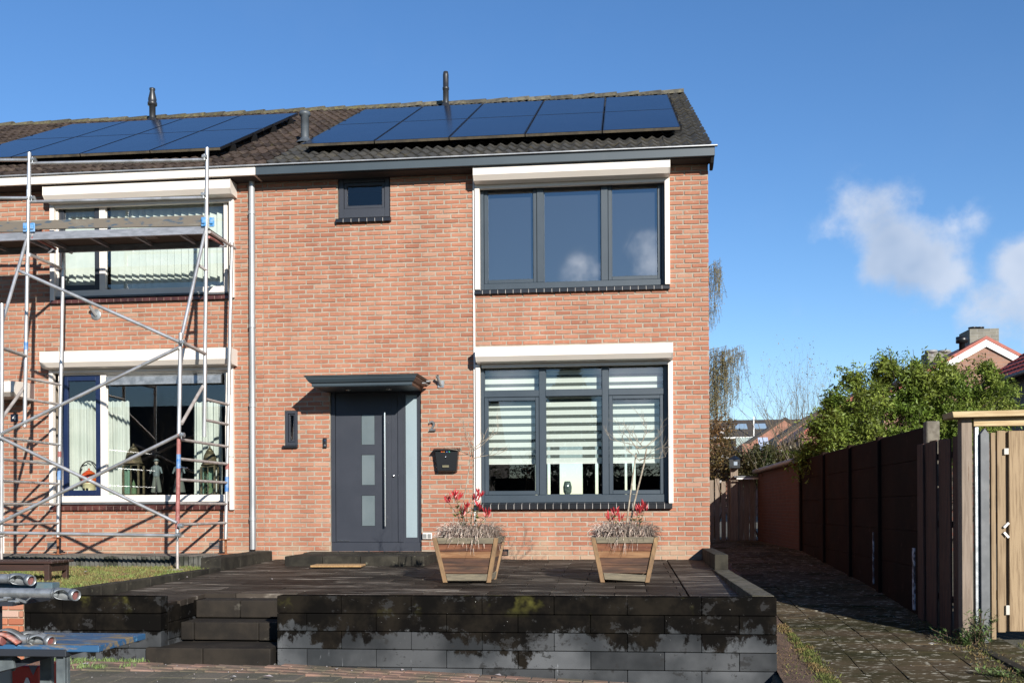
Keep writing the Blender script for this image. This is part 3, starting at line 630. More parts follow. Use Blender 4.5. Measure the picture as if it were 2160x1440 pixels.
# ---- left house
H4 = thing('terraced_house', 'orange brick terraced house with cream window frames behind the scaffold, house number 4', 'house', (-8.8, 5, 0))
lUW = (aY(104, 500).x, aY(491, 500).x, aY(105, 628).z - .10, aY(105, 410).z + .05)
lLW = (aY(103, 900).x, aY(490.5, 900).x, aY(121, 1059).z - .09, aY(121, 770).z + .08)
oD4 = (-10.3, aY(8, 1000).x, .05, aY(8, 835).z + .05)
ops4 = [lUW, lLW, oD4]
cellwall(XL, PX_ - .002, ZB, ZT, ops4, H4); brickwork(XL, PX_ - .004, -.14, 5.38, ops4, H4)
cellwall(XL, PX_ - .01, ZB, 5.35, [(-7.6, -6.4, 3.6, 4.6)], H4, y0=10.6, y1=10.9, mat=ROOM, name='rear_wall')
mb = MB(); mb.box(XL, PX_ - .03, .29, 10.58, -.2, .08); mb.box(XL, PX_ - .03, .29, 10.58, 2.85, 3.05); mb.box(XL, PX_ - .03, .29, 10.58, 5.2, 5.3); mb.box(XL - .1, XL, 0, 10.9, -.2, 5.4)
mb.box(-8.6, -8.52, .29, 10.5, .09, 2.84); mb.box(-8.6, -8.52, .29, 10.5, 3.06, 5.19); mb.build('floors_and_partitions', ROOMD, H4)
tiles(H4, XL, PX_ + .155, TILE_L); ridge(H4, XL, PX_ + .09, MOSSY)
gutter(H4, XL, PX_ - .001, WHT)
def cream_window(par, px_l, px_r, ytop, ybot, mats, px_m, op, lab, smat, headz):
    x0, x1 = aY(px_l, 800).x, aY(px_r, 800).x
    zb_ = aY((px_l + px_r) / 2, ybot).z
    w = window(par, x0, x1, zb_, headz, WHT, fw=.055, wb=.09, cols=(aY(px_m, 800).x,), mw=.09, sash=((0, 0),), smat=smat, sw=.075, yf=.02, glass=GLS2, label=lab)
    return w, zb_
w4u, zb4 = cream_window(H4, 115, 480, 415, 621, None, 215, lUW, 'upper window with white vertical blinds behind the scaffold platform', M('dark_sash', (.03, .035, .045), rough=.4), aY(250, 412).z)
sill(w4u, lUW[0] + .04, lUW[1] - .04, zb4 - .03, SILLR, M('sill_joint_brown', (.32, .22, .18), rough=.9), h=.075)
mb = MB(); mb.box(lUW[0] + .06, lUW[1] - .06, -.02, .03, zb4 - .029, zb4 - .001); mb.build('sill_flashing', SLATE, w4u)
shutter(H4, (90, 395), (485, 377), 396, zb4 - .09, gx0=aY(104.5, 500, -.05).x, gx1=aY(483, 500, -.05).x, rw=.066)
w4l, zb5 = cream_window(H4, 121, 481, 781, 1058, None, 215.5, lLW, 'ground floor window with navy sash and curtains, lanterns on its sill', BLUD, aY(250, 781).z)
sill(w4l, lLW[0] + .04, lLW[1] - .04, zb5 - .03, SILLR, M('sill_joint_brown2', (.32, .22, .18), rough=.9), h=.085)
mb = MB(); mb.box(lLW[0] + .06, lLW[1] - .06, -.02, .03, zb5 - .029, zb5 - .001); mb.build('sill_flashing', SLATE, w4l)
shutter(H4, (84, 742), (486, 732.5), 756, zb5 - .12, gx0=aY(103, 900, -.05).x, gx1=aY(483, 900, -.05).x, rw=.060)
mb = MB(); a = aY(225, 791, .0); b = aY(467, 805, .0); mb.prismX([(.03, a.z), (-.03, a.z - .03), (-.035, b.z - .02), (.03, b.z - .02)], a.x, b.x); mb.build('vent_strip', GAL, w4l, bev=.003)
# curtains and vertical blinds
CUR = M('curtain_fabric', (.98, .99, .92), col2=(.86, .89, .82), scale=3, rough=.9, trans=.3, bump=.3, bscale=200)
def curtain(par, x0, x1, z0, z1, y, waves, amp=.03, name='curtain'):
    n = int(waves * 10); mb = MB(); vs = []
    for i in range(n + 1):
        t = i / n; x = x0 + (x1 - x0) * t; yy = y + amp * math.sin(t * waves * 2 * math.pi) * (1 + .3 * math.sin(t * 17))
        zt_ = z1 + .02 * abs(math.sin(t * waves * math.pi))
        vs += [(x, yy, z0), (x + .004 * math.sin(t * 40), yy * 1.02, (z0 + z1) / 2), (x, yy, zt_)]
    fs = [(3 * i + k, 3 * i + 3 + k, 3 * i + 4 + k, 3 * i + 1 + k) for i in range(n) for k in (0, 1)]
    mb.add(vs, fs, 0, True); return mb.build(name, CUR, par)
curtain(w4l, aY(140, 900, .24).x, aY(207, 900, .24).x, zb5 + .08, aY(170, 850, .24).z + .02, .24, 7)
curtain(w4l, aY(223, 900, .24).x, aY(273, 900, .24).x, zb5 + .08, aY(250, 850, .24).z + .02, .24, 5)
curtain(w4l, aY(409, 900, .28).x, aY(468, 900, .28).x, zb5 + .08, aY(440, 852, .28).z + .02, .28, 5)
mb = MB(); x = aY(135, 600, .2).x; xe = aY(474, 600, .2).x
while x < xe:
    if not (aY(207, 600, .2).x < x < aY(226, 600, .2).x):
        z0_ = zb4 + .12; z1_ = aY(250, 425, .2).z; t = rnd.uniform(.020, .032)
        mb.add([(x, .18 - t, z0_), (x + .098, .18 + t, z0_), (x + .098, .18 + t, z1_), (x, .18 - t, z1_)], [(0, 1, 2, 3)])
    x += .107
mb.build('vertical_blind', CUR, w4u)
# neighbour's door: cream canopy and frame at the left edge
a = aY(30, 803, -.5); mb = MB(); mb.prismX([(-.0, a.z + .02), (-.5, a.z), (-.5, aY(30, 826, -.5).z), (-.42, aY(30, 835, -.45).z), (0, aY(30, 835, -.45).z)], -10.6, a.x); mb.build('door_canopy', WHT, H4, bev=.005)
mb = MB(); x0, x1, z0, z1 = oD4; bars(mb, x0, x1, z0, z1 - .05, .07, .02, .1); mb.build('door_frame', WHT, H4); mb = MB(); mb.box(x0 + .07, x1 - .07, .05, .09, z0 + .07, z1 - .12); mb.build('door', DOOR, H4)
vent(H4, 110, 1150, mat=SLATE); vent(H4, 452, 1150, mat=SLATE)
flue(H4, 320, 187, 256, .06, PIPE, 'fan')
vent_ = None
# ------------------------------------------------------------------ solar panels
def panels(x0, x1, s0, s1, nc, house, frm):
    w = (x1 - x0) / nc; h = (s1 - s0) / 2; ords = ['first', 'second', 'third', 'fourth', 'fifth', 'sixth', 'seventh', 'eighth']
    for r in range(2):
        for c in range(nc):
            xa, xb = x0 + c * w + .008, x0 + (c + 1) * w - .008; sa, sb = s0 + r * h + .008, s0 + (r + 1) * h - .008
            k = c if frm == 'left' else nc - 1 - c
            t = thing('solar_panel', f"solar panel in the {'lower' if r == 0 else 'upper'} row on number {house}'s roof, {ords[k]} from the {frm} end", 'solar panel', rp((xa + xb) / 2, (sa + sb) / 2, .1), f'solar panels on the roof of number {house}')
            def P(x, s, o): return rp(x, s, o)
            mb = MB(); o0, o1 = .125, .16
            vs = [P(xa, sa, o0), P(xb, sa, o0), P(xb, sb, o0), P(xa, sb, o0), P(xa, sa, o1), P(xb, sa, o1), P(xb, sb, o1), P(xa, sb, o1)]
            mb.add(vs, [(0, 3, 2, 1), (4, 5, 6, 7), (1, 2, 6, 5), (2, 3, 7, 6), (3, 0, 4, 7)], 0); mb.add(vs, [(0, 1, 5, 4)], 1)
            mb.build('frame', [PVF, PVB], t)
            mb = MB(); e = .014; mb.add([P(xa + e, sa + e, o1 + .003), P(xb - e, sa + e, o1 + .003), P(xb - e, sb - e, o1 + .003), P(xa + e, sb - e, o1 + .003)], [(0, 1, 2, 3)]); mb.build('glass', PVG, t)
            if c == nc - 1 or c == 0:
                xx = xb if c == nc - 1 else xa
                for q in (.25, .75):
                    mb = MB(); s = sa + (sb - sa) * q; mb.obox(rp(xx, s, .08), (.05, 0, 0), (0, RU[0] * .02, RU[1] * .02), (0, RN[0] * .045, RN[1] * .045)); mb.obox(rp(xx + .02, s, .15), (.012, 0, 0), (0, RU[0] * .02, RU[1] * .02), (0, RN[0] * .02, RN[1] * .02))
                    mb.build('mounting_clamp', PVF, t)
a = rhit(1434, 270, .16); b = rhit(1411, 200, .16); c = rhit(637, 303, .16); print('panelsR', a, b, c)
panels(c[0], (a[0] + b[0]) / 2, (a[1] + c[1]) / 2, b[1], 5, 2, 'left')
a2 = rhit(475, 311, .16); b2 = rhit(621, 239, .16); print('panelsL', a2, b2)
pw = ((a[0] + b[0]) / 2 - c[0]) / 5
panels((a2[0] + b2[0]) / 2 - 4 * pw, (a2[0] + b2[0]) / 2, a2[1], b2[1], 4, 4, 'right')
# ------------------------------------------------------------------ ground
def itp(v, pts):
    if v <= pts[0][0]: return pts[0][1]
    for (a, b), (c, d) in zip(pts, pts[1:]):
        if v <= c: return b + (d - b) * (v - a) / (c - a)
    return pts[-1][1]
def gz(x, y):
    st = itp(x, [(-3.0, -.605), (.2, -.735), (3, -.745)])
    if x > 1.2: return itp(y, [(-7.5, st), (-6.2, -.72), (-4.4, -.535), (-2.7, -.44), (-.9, -.30), (4, -.06)])
    return itp(y, [(-5.2, st), (8, st), (12, -.1)])
xs = [-500, -150, -60, -30, -20, -14] + [-11 + .25 * i for i in range(73)] + [9, 12, 20, 40, 100, 500]
xs += [1.19, 1.21]; xs = sorted(xs)
ys = [-500, -150, -60, -30, -20, -14] + [-10 + .25 * i for i in range(73)] + [10, 12, 16, 24, 40, 80, 160, 500]
mb = MB(); mb.add([(x, y, gz(x, y) - .01) for y in ys for x in xs], [(j * len(xs) + i, j * len(xs) + i + 1, (j + 1) * len(xs) + i + 1, (j + 1) * len(xs) + i) for j in range(len(ys) - 1) for i in range(len(xs) - 1)], 0, True)
tag(mb.build('ground', GRND), kind='structure')
# street: band of brick pavers against the retaining wall
mb = MB(); L, w_ = .21, .105
for r in range(4):
    y = -5.47 - (r + 1) * (w_ + .006); x = -6.2 + (r % 2) * L / 2
    while x < 1.6:
        a = rnd.uniform(-.03, .03); zc = gz(min(x, 1.1), -5.6) + .008 + rnd.uniform(-.004, .005) - (.0 if r < 3 else .004)
        if not (-3.95 < x + L / 2 < -2.92 and r == 0):
            mb.obox((x + L / 2, y + w_ / 2, zc - .02), ((L - .008) / 2 * math.cos(a), (L - .008) / 2 * math.sin(a), -.0045), (-.048 * math.sin(a), .048, 0), (0, 0, .02))
        x += L
tag(mb.build('street_pavers', STREET, bev=.006), kind='structure')
mb = MB()
for i in range(26):
    for j in range(8):
        x = -6.6 + i * .303 + (.15 if j % 2 else 0); y = -8.3 + j * .303
        zc = gz(min(x, 1.1), y) - .004 + rnd.uniform(-.003, .003); mb.box(x, x + .296, y, y + .296, zc - .04, zc)
tag(mb.build('pavement', M('sandy_slab', (.135, .115, .085), rough=.9, bump=.6, bscale=70, island=.15, col2=(.09, .085, .055), scale=3, col3=(.26, .23, .17), s3=26, r3=(.58, .68)), bev=.006), kind='structure')
# alley slabs
mb = MB(); j = 0; y = -8.2
while y < 10:
    for i in range(6):
        x = 1.62 + i * .303
        if x + .3 > 3.2 and y > -4.3: continue
        o = .15 if i % 2 else 0; zc = [gz(x + .15, y + o) + .012 + rnd.uniform(-.006, .006), gz(x + .15, y + o + .295) + .012 + rnd.uniform(-.006, .006)]
        t = rnd.uniform(-.004, .004)
        v = [(x, y + o, zc[0]), (x + .300, y + o, zc[0] + t), (x + .300, y + o + .300, zc[1] + t), (x, y + o + .300, zc[1])]
        mb.add(v + [(a, b, c - .04) for a, b, c in v], [(0, 1, 2, 3), (4, 5, 1, 0), (5, 6, 2, 1), (6, 7, 3, 2), (7, 4, 0, 3)])
    y += .303
tag(mb.build('alley_path', ALLEY, bev=.003), kind='structure')
mb = MB(); n = 60; vs = []
for k in range(n + 1):
    y = -8.5 + k * .3
    for x, dz in ((1.24, .03), (1.40, .045 + .02 * math.sin(k)), (1.63 + .03 * math.sin(k * 1.7), .012)): vs.append((x, y, gz(1.3, y) + dz + rnd.uniform(-.01, .01)))
mb.add(vs, [(3 * k + q, 3 * k + q + 1, 3 * k + 4 + q, 3 * k + 3 + q) for k in range(n) for q in (0, 1)], 0, True)
tag(mb.build('earth_strip', EARTH), kind='structure')
# moss and small weeds along the strip
def blades(name, pts, hmin, hmax, wd, mat, label=None, cat=None, kind='stuff', lean=.5, parent=None):
    P = np.array(pts, dtype=np.float64); n = len(P); h = nr.uniform(hmin, hmax, n); a = nr.uniform(0, 2 * np.pi, n); l = nr.uniform(0, lean, n) * h
    dx, dy = np.cos(a), np.sin(a); b = nr.uniform(0, 2 * np.pi, n); bx, by = np.cos(b) * wd, np.sin(b) * wd
    V = np.zeros((n, 4, 3)); V[:, 0] = P + np.stack([-bx, -by, 0 * h], 1); V[:, 1] = P + np.stack([bx, by, 0 * h], 1)
    V[:, 2] = P + np.stack([dx * l + bx * .3, dy * l + by * .3, h], 1); V[:, 3] = P + np.stack([dx * l * .4 - bx * .8, dy * l * .4 - by * .8, h * .55], 1)
    o = fastmesh(name, V.reshape(-1, 3), np.arange(4 * n).reshape(n, 4), mat, parent)
    return tag(o, label, cat, None, kind)
GRS = M('grass_blade', (.17, .26, .05), col2=(.30, .30, .09), scale=2.2, rough=.7, island=.45, trans=.25, col3=(.30, .18, .08), s3=4, r3=(.45, .62))
# terrace
mb = MB(); ty = lambda y: .022 * y
for r in range(18):
    y1 = -.0 - r * .298; y0 = y1 - .293; x = -4.86 + (.3 if r % 2 else 0) - .6
    if y0 < -5.30: y0 = -5.295
    while x < .60:
        a, b = max(x, -4.84), min(x + .594, .60)
        step = y1 < -4.45 and b > -3.94 and a < -2.9
        if step: 
            if a < -3.94 < b: b = -3.945
            elif a < -2.9 < b: a = -2.90
            else: a = b
        if b - a > .05:
            t = rnd.uniform(-.003, .003); t2 = rnd.uniform(-.003, .003)
            v = [(a, y0, ty(y0) + t), (b, y0, ty(y0) + t2), (b, y1, ty(y1) + t2), (a, y1, ty(y1) + t)]
            mb.add(v + [(p, q, z - .05) for p, q, z in v], [(0, 1, 2, 3), (4, 5, 1, 0), (5, 6, 2, 1), (6, 7, 3, 2), (7, 4, 0, 3)])
        x += .6
for r in range(9):
    y1 = -r * .6; y0 = max(y1 - .594, -5.29)
    mb.add([(.615, y0, ty(y0)), (1.10, y0, ty(y0) + .002), (1.10, y1, ty(y1) + .002), (.615, y1, ty(y1)), (.615, y0, ty(y0) - .05), (1.10, y0, ty(y0) - .05), (1.10, y1, ty(y1) - .05), (.615, y1, ty(y1) - .05)], [(0, 1, 2, 3), (4, 5, 1, 0), (7, 4, 0, 3), (5, 6, 2, 1)])
tag(mb.build('terrace_paving', PAVE, bev=.004), kind='structure')
mb = MB(); mb.add([(-4.85, -4.4, ty(-4.4) - .05), (1.10, -4.4, ty(-4.4) - .05), (1.10, 0, -.05), (-4.85, 0, -.05)], [(0, 1, 2, 3)])
mb.box(-4.85, -3.96, -5.29, -4.4, -.9, -.17); mb.box(-2.88, 1.10, -5.29, -4.4, -.9, -.17)
tag(mb.build('terrace_bed', EARTH), kind='structure')
# retaining walls of stacked blocks
def blockrow(mb, x0, x1, y0, y1, z0, z1, off, L=.6, mi=0):
    x = x1 + (off if off else 0)
    while x > x0 + .01:
        a = max(x - L, x0); b = min(x, x1)
        if b - a > .04:
            g = .0035; jy = rnd.uniform(-.003, .003)
            mb.box(a + g / 2, b - g / 2, y0 + jy, y1, z0 + .0025, z1 - .0025)
        x -= L
mb = MB(); zt = -.028
for r in range(6):
    blockrow(mb, -2.915, 1.245, -5.44, -5.295, zt - .15 * (r + 1), zt - .15 * r, 0 if r % 2 == 0 else .3)
for r in range(1, 6):
    z1 = zt - .15 * r; y = -5.293 + (.3 if r % 2 else .0)
    yy = -5.293
    while yy < -.02:
        b = min(yy + (.6 if yy > -5.29 or r % 2 == 0 else .3), -.01); mb.box(1.10, 1.243 + rnd.uniform(-.003, .002), yy + .002, b - .002, z1 - .148, z1 - .002); yy = b
rw_ = mb.build('retaining_wall', BLOCK, bev=.006, seg=2)
mb = MB(); yy = -5.293; k = 0
while yy < -.02: b = min(yy + .6, -.01); mb.box(1.065, 1.246, yy + .002, b - .002, zt - .148, zt + .004 + .002 * (k % 2)); yy = b; k += 1
mb.build('side_coping', M('coping_grey', (.135, .122, .098), col2=(.07, .065, .045), scale=5, rough=.9, spec=.2, bump=.5, bscale=110, col3=(.30, .28, .23), s3=26, r3=(.62, .69), island=.15), rw_, bev=.008, seg=2)
tag(rw_, 'long dark stained concrete block wall along the front and alley side of the terrace', 'wall')
a = aZ(1507.3, 1168.7, .155); b = aZ(1480, 1155, .155); print('blk', a, b)
mb = MB(); xi = a.x
for k in range(3): mb.box(xi, xi + .155, -.62 * (k + 1) + .003, -.62 * k - .004, zt + .004, .155)
tag(mb.build('kerb_block_row', KERB, bev=.008, seg=2), 'short row of raised mossy concrete blocks at the right corner of the house', 'kerb')
mb = MB()
for r in range(5): blockrow(mb, -5.2, -3.945, -5.44, -5.295, zt - .012 - .15 * (r + 1), zt - .012 - .15 * r, .3 if r % 2 == 0 else 0)
for r in range(3): mb.box(-4.09, -3.947, -5.292, -4.45, -.135 - .15 * (r + 1) + .002, -.135 - .15 * r - .002)
tag(mb.build('low_garden_wall', BLOCK, bev=.008, seg=2), 'short grey concrete block wall left of the terrace steps', 'wall')
# steps
st = [(-5.40, -.47), (-5.06, -.30), (-4.73, -.135)]
mb = MB(); 
for i, (y, z) in enumerate(st):
    yn = st[i + 1][0] if i < 2 else -4.40
    blockrow(mb, -3.943 if i else -4.06, -2.918 if i else -2.95, y - (.10 if i == 0 else 0), y + .05 if i < 2 else yn, z - .165, z, .3 * (i % 2))
    mb.box(-3.943, -2.918, y + (.0505 if i < 2 else .3), yn + .002, z - .2, z - .004)
tag(mb.build('front_steps', M('step_concrete', (.034, .027, .020), col2=(.015, .0125, .010), scale=3, rough=.8, spec=.2, bump=.5, bscale=90, island=.15, col3=(.10, .09, .072), s3=8, r3=(.60, .74)), bev=.01, seg=2), 'dark damp concrete steps from the street up to the terrace', 'steps')
# red brick wall at the far left
mb = MB(); z = -.62; k = 0
while z < -.06:
    x = -5.21 - (.1 if k % 2 else 0) - 3.4
    while x < -5.212:
        a, b = x, min(x + .20, -5.215)
        if b - a > .03: mb.box(a, b, -5.43 + rnd.uniform(-.006, .006), -5.33, z, z + .055, 0 if rnd.random() < .8 else 1)
        x += .21
    z += .065; k += 1
o = tag(mb.build('garden_wall_bricks', [M('old_red_brick', (.45, .15, .08), rough=.9, bump=.9, bscale=90, islcols=[(.30, .09, .05), (.5, .17, .08), (.42, .20, .13)]), M('pale_red_brick', (.55, .36, .28), rough=.9, bump=.9, bscale=90)], bev=.006), 'crumbling red brick garden wall at the left edge behind the stacked tubes', 'wall')
o.name = 'brick_garden_wall'
mb = MB(); mb.box(-8.7, -5.214, -5.415, -5.3, -.8, -.075); mb.build('mortar', MORT, o)
# left kerb of the terrace + raised block
mb = MB(); y = -5.25
while y < -1.9: mb.box(-4.97, -4.86, y + .002, min(y + .5, -1.9) - .002, -.25, .0 + .003 * math.sin(y * 9)); y += .5
tag(mb.build('lawn_kerb', KERB, bev=.01, seg=2), 'long low concrete kerb between the lawn and the terrace', 'kerb')
mb = MB(); mb.box(-5.13, -4.87, -1.88, -1.25, -.2, .12); mb.box(-5.13, -4.87, -1.247, -.62, -.2, .122); mb.box(-5.12, -4.88, -.617, -.02, -.2, .125)
tag(mb.build('raised_kerb', KERB, bev=.015, seg=2), 'thick raised concrete kerb beside the downpipe', 'kerb')
# lawn
mb = MB(); n = 24; vs = []
for j in range(n + 1):
    for i in range(n + 1):
        x = -9.6 + (4.63) * i / n; y = -5.30 + 3.95 * j / n; vs.append((x, y, -.035 + .012 * math.sin(x * 3) * math.sin(y * 4)))
mb.add(vs, [(j * (n + 1) + i, j * (n + 1) + i + 1, (j + 1) * (n + 1) + i + 1, (j + 1) * (n + 1) + i) for j in range(n) for i in range(n)], 0, True)
mb.box(-9.6, -4.98, -5.29, -1.35, -.6, -.05)
tag(mb.build('lawn_soil', M('lawn_soil', (.13, .11, .04), col2=(.20, .13, .06), scale=7, rough=1, bump=1, bscale=60)), kind='structure')
P = np.stack([nr.uniform(-9.5, -4.99, 42000), nr.uniform(-5.28, -1.4, 42000), np.full(42000, -.035)], 1)
blades('lawn_grass', P, .012, .045, .004, GRS, 'short patchy grass of the front lawn behind the low block wall', 'grass', lean=1.1)
mb = MB(); mb.box(-12, -5.14, -1.2, -.01, -.3, .09); tag(mb.build('gravel_strip', M('gravel', (.25, .22, .18), col2=(.13, .12, .10), scale=30, rough=1, bump=1, bscale=70, bdist=.01)), kind='structure')
mb = MB(); k = 0; x = -11.5; vs = []
while x < -5.13: vs += [(x, -1.25 - .024 * math.cos(k * math.pi), -.2), (x, -1.25 - .024 * math.cos(k * math.pi), .105 + .006 * math.sin(k))]; x += .032; k += 1
mb.add(vs, [(2 * i, 2 * i + 2, 2 * i + 3, 2 * i + 1) for i in range(k - 1)], 0, False)
e = mb.build('corrugated_edging', M('edging_grey', (.12, .12, .105), col2=(.025, .028, .018), scale=4, rough=.9, bump=.3, ramp=(.45, .6))); e.modifiers.new('s', 'SOLIDIFY').thickness = .012
tag(e, 'mossy corrugated grey edging between lawn and house wall', 'garden edging')
# door step + mat
a = aZ(600, 1192, -.02); b = aZ(903, 1190, -.02); mb = MB(); x = a.x
while x < b.x - .01: e_ = min(x + .5, b.x); mb.box(x + .002, e_ - .002, a.y, -.36, -.1, .10); x = e_
x = a.x
while x < b.x - .01: e_ = min(x + .5, b.x); mb.box(x + .002, e_ - .002, -.357, -.012, -.1, .112); x = e_
tag(mb.build('door_step', KERB, bev=.01, seg=2), 'low concrete doorstep platform in front of the anthracite door', 'doorstep')
c0 = aZ(664, 1199, -.03); c1 = aZ(776, 1190, -.03)
mb = MB(); mb.obox(((c0.x + c1.x) / 2, -1.36, -.005), (.32, .02, 0), (-.02, .19, 0), (0, 0, .012)); tag(mb.build('doormat', CORKM, bev=.004), 'small rectangular coir doormat lying on the terrace before the doorstep', 'doormat')

# ------------------------------------------------------------------ alley fence line (x = 3.2)
FX = 3.06; posts = [3.95, 2.0, .25, -1.3, -3.12]
fence = thing('panel_fence', 'dark brown concrete panel fence along the shaded alley', 'fence', (FX, 0, 0))
for i, y in enumerate(posts):
    tall = i == 4
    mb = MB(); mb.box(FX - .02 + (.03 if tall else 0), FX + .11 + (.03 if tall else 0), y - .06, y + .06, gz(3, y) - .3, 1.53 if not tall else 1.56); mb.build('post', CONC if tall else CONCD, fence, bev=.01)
for a, b in zip(posts, posts[1:]):
    for k in range(5):
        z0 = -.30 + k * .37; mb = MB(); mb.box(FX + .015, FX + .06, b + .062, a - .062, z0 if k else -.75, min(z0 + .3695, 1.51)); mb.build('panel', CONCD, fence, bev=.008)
fen2 = thing('plank_fence', 'old brown vertical plank fence between concrete post and wooden gate post', 'fence', (FX, -3.8, 0))
y = -2.99; k = 0
while y > -4.1:
    mb = MB(); mb.box(FX - .03 + (k % 2) * .02, FX - .012 + (k % 2) * .02, y - .200, y, -.62, 1.335 + rnd.uniform(-.01, .01)); mb.build('plank', WOODO, fen2, bev=.003); y -= .210; k += 1
mb = MB(); 
for z in (-.2, .5, 1.15): mb.box(FX + .009, FX + .03, -4.20, -3.2, z, z + .06)
mb.build('rail', WOODO, fen2)
# measuring stick like white painted strip
for px, p0, p1, lab, w_ in ((1925, 1155, 1285, 'peeling white painted batten standing against the dark alley fence, nearer one', .035), (1840, 1122, 1231, 'thin faded batten standing against the dark alley fence, farther one', .014)):
    a = aX(px, p0, FX - .05); b = aX(px, p1, FX - .05); mb = MB(); mb.obox((FX - .04, a.y, (a.z + b.z) / 2), (.006, 0, 0), (0, w_, 0), (0, 0, (a.z - b.z) / 2))
    tag(mb.build('painted_batten', M('peeling_white', (.62, .64, .70), col2=(.10, .09, .09), scale=16, rough=.8, ramp=(.42, .58))), lab, 'batten')
# brick garage further along
g = thing('brick_garage', 'low brown brick garage with tiled edge continuing the alley fence', 'garage', (FX + 1.5, 7, 0))
yg0, yg1 = 4.10, 9.4
mb = MB(); mb.box(FX, FX + 3, yg0, yg1, -.3, 1.52); mb.build('wall', brickmat('garage_brick', ((.11, .035, .02), (.08, .025, .014)), (.07, .05, .04), axis='y'), g)
mb = MB(); y = yg0 - .05
while y < yg1: mb.obox((FX + .05, y + .12, 1.56), (.13, 0, .03), (0, .10, 0), (0, 0, .02)); y += .24
mb.box(FX + .1, FX + 3.1, yg0 - .1, yg1, 1.53, 1.56); mb.build('roof', M('garage_tiles', (.06, .055, .05), rough=.7, island=.4), g)
mb = MB(); mb.tube((FX - .07, yg0, 1.50), (FX - .07, yg1, 1.50), .05, n=10); mb.build('gutter', M('gutter_grey', (.28, .28, .27), rough=.5), g)
# fence and gate closing the alley
def Yp(px, py, Y): return aY(px, py, Y)
af = thing('slat_fence', 'weathered brown slat fence closing the far end of the alley', 'fence', (2.0, 9.6, 0))
x = Yp(1496, 1000, 9.6).x; xe = Yp(1543, 1000, 9.6).x; k = 0
while x < xe: mb = MB(); mb.box(x, x + .10, 9.6 + (k % 2) * .04, 9.62 + (k % 2) * .04, -.1, aY(1520, 1012, 9.6).z + .04 * math.sin(k * 2)); mb.build('slat', WOODG, af); x += .135; k += 1
ag = thing('garden_gate', 'grey wooden garden gate with small roof beam at the end of the alley', 'gate', (2.9, 9.5, 0))
a = Yp(1541, 979, 9.5); b = Yp(1556, 979, 9.5); mb = MB(); mb.box(a.x, b.x, 9.45, 9.6, -.1, a.z); mb.build('post', WOODG, ag)
x0, x1 = b.x + .01, FX - .02; x = x0
while x < x1: mb = MB(); mb.box(x, min(x + .115, x1), 9.5, 9.53, -.05, aY(1570, 1011, 9.5).z); mb.build('board', WOODG, ag); x += .125
zz = aY(1570, 1006, 9.4).z; mb = MB(); mb.box(b.x - .1, FX + .15, 9.3, 9.7, zz, zz + .03); mb.build('roof_board', SLATE, ag)
mb = MB(); mb.box(b.x - .05, b.x + .45, 9.25, 9.29, zz - .05, zz - .015); mb.build('white_strip', WHT2, ag)
c = Yp(1549, 985, 9.4); mb = MB(); mb.box(c.x - .11, c.x + .11, 9.25, 9.44, c.z - .02, c.z + .17); mb.lathe([(.15, .17), (.02, .26), (0, .26)], (c.x, 9.345, c.z), 4); 
l = mb.build('lantern_box', BLK, ag); mb = MB(); mb.box(c.x - .03, c.x + .05, 9.24, 9.249, c.z + .04, c.z + .12); mb.build('lantern_glass', M('lantern_glass', (.35, .42, .5), rough=.2), l)

# ------------------------------------------------------------------ near gate at the right
GY = -4.28
gt = thing('wooden_gate', 'new wooden garden gate of vertical planks with white angle brackets in its gap', 'gate', (4.0, GY, 0))
def vplank(px0, px1, pyt, pyb, y, mat, nm, par, d=.03, tip=False):
    a = aY(px0, pyt, y); b = aY(px1, pyb, y); mb = MB()
    if tip: mb.prismY([(a.x, b.z), (b.x, b.z), (b.x, a.z - .05), ((a.x + b.x) / 2, a.z), (a.x, a.z - .05)], y, y + d)
    else: mb.box(a.x, b.x, y, y + d, b.z, a.z)
    o = mb.build(nm, mat, par, bev=.004, seg=2); return o
vplank(2103, 2122, 908, 1333, GY, WOODN, 'plank', gt); vplank(2108, 2131, 909, 1331, GY + .035, WOODN, 'plank', gt)
a = aY(2130, 1331, GY); mb = MB(); mb.box(a.x, a.x + .145, GY, GY + .025, a.z, aY(2140, 908, GY).z); mb.build('plank', WOODN, gt, bev=.004)
for i in range(1, 7): mb = MB(); mb.box(a.x + .157 * i, a.x + .157 * i + .145, GY, GY + .025, a.z, aY(2140, 908, GY).z); mb.build('plank', WOODN, gt, bev=.004)
mb = MB(); 
for z in (-.15, .55, 1.2): mb.box(aY(2104, 1000, GY).x, a.x + 1.05, GY + .066, GY + .10, z, z + .09)
mb.build('rail', WOODO, gt)
for p, q in (((2118, 945), (2128, 958)), ((2122, 1276), (2130, 1296))):
    u = aY(*p, GY - .02); v = aY(*q, GY - .02); mb = MB(); mb.box(u.x, v.x, GY - .022, GY - .006, v.z, u.z); mb.build('latch_block', M('pale_block', (.62, .58, .5), rough=.6), gt, bev=.002)
mb = MB(); u = aY(2118, 1112, GY - .02); v = aY(2128, 1102, GY - .02); mb.beam((u.x, GY - .012, u.z), (v.x, GY - .012, v.z), .02, .022, up=(0, 1, 0)); u = aY(2118, 1122, GY - .02); v = aY(2128, 1133, GY - .02); mb.beam((u.x, GY - .012, u.z), (v.x, GY - .012, v.z), .02, .022, up=(0, 1, 0)); mb.build('bracket', WHT2, gt)
def single(name, lab, cat, *args, **kw):
    o = vplank(*args[:6], name, None, **kw); tag(o, lab, cat); return o
single('gate_post', 'square grey brown wooden post at the corner of alley and gate', 'post', 2028, 2053, 880, 1345, GY - .03, WOODG, d=.11)
single('metal_post', 'narrow bright galvanised metal post beside the grey wooden post', 'post', 2056, 2067, 897, 1338, GY - .03, GAL, d=.05)
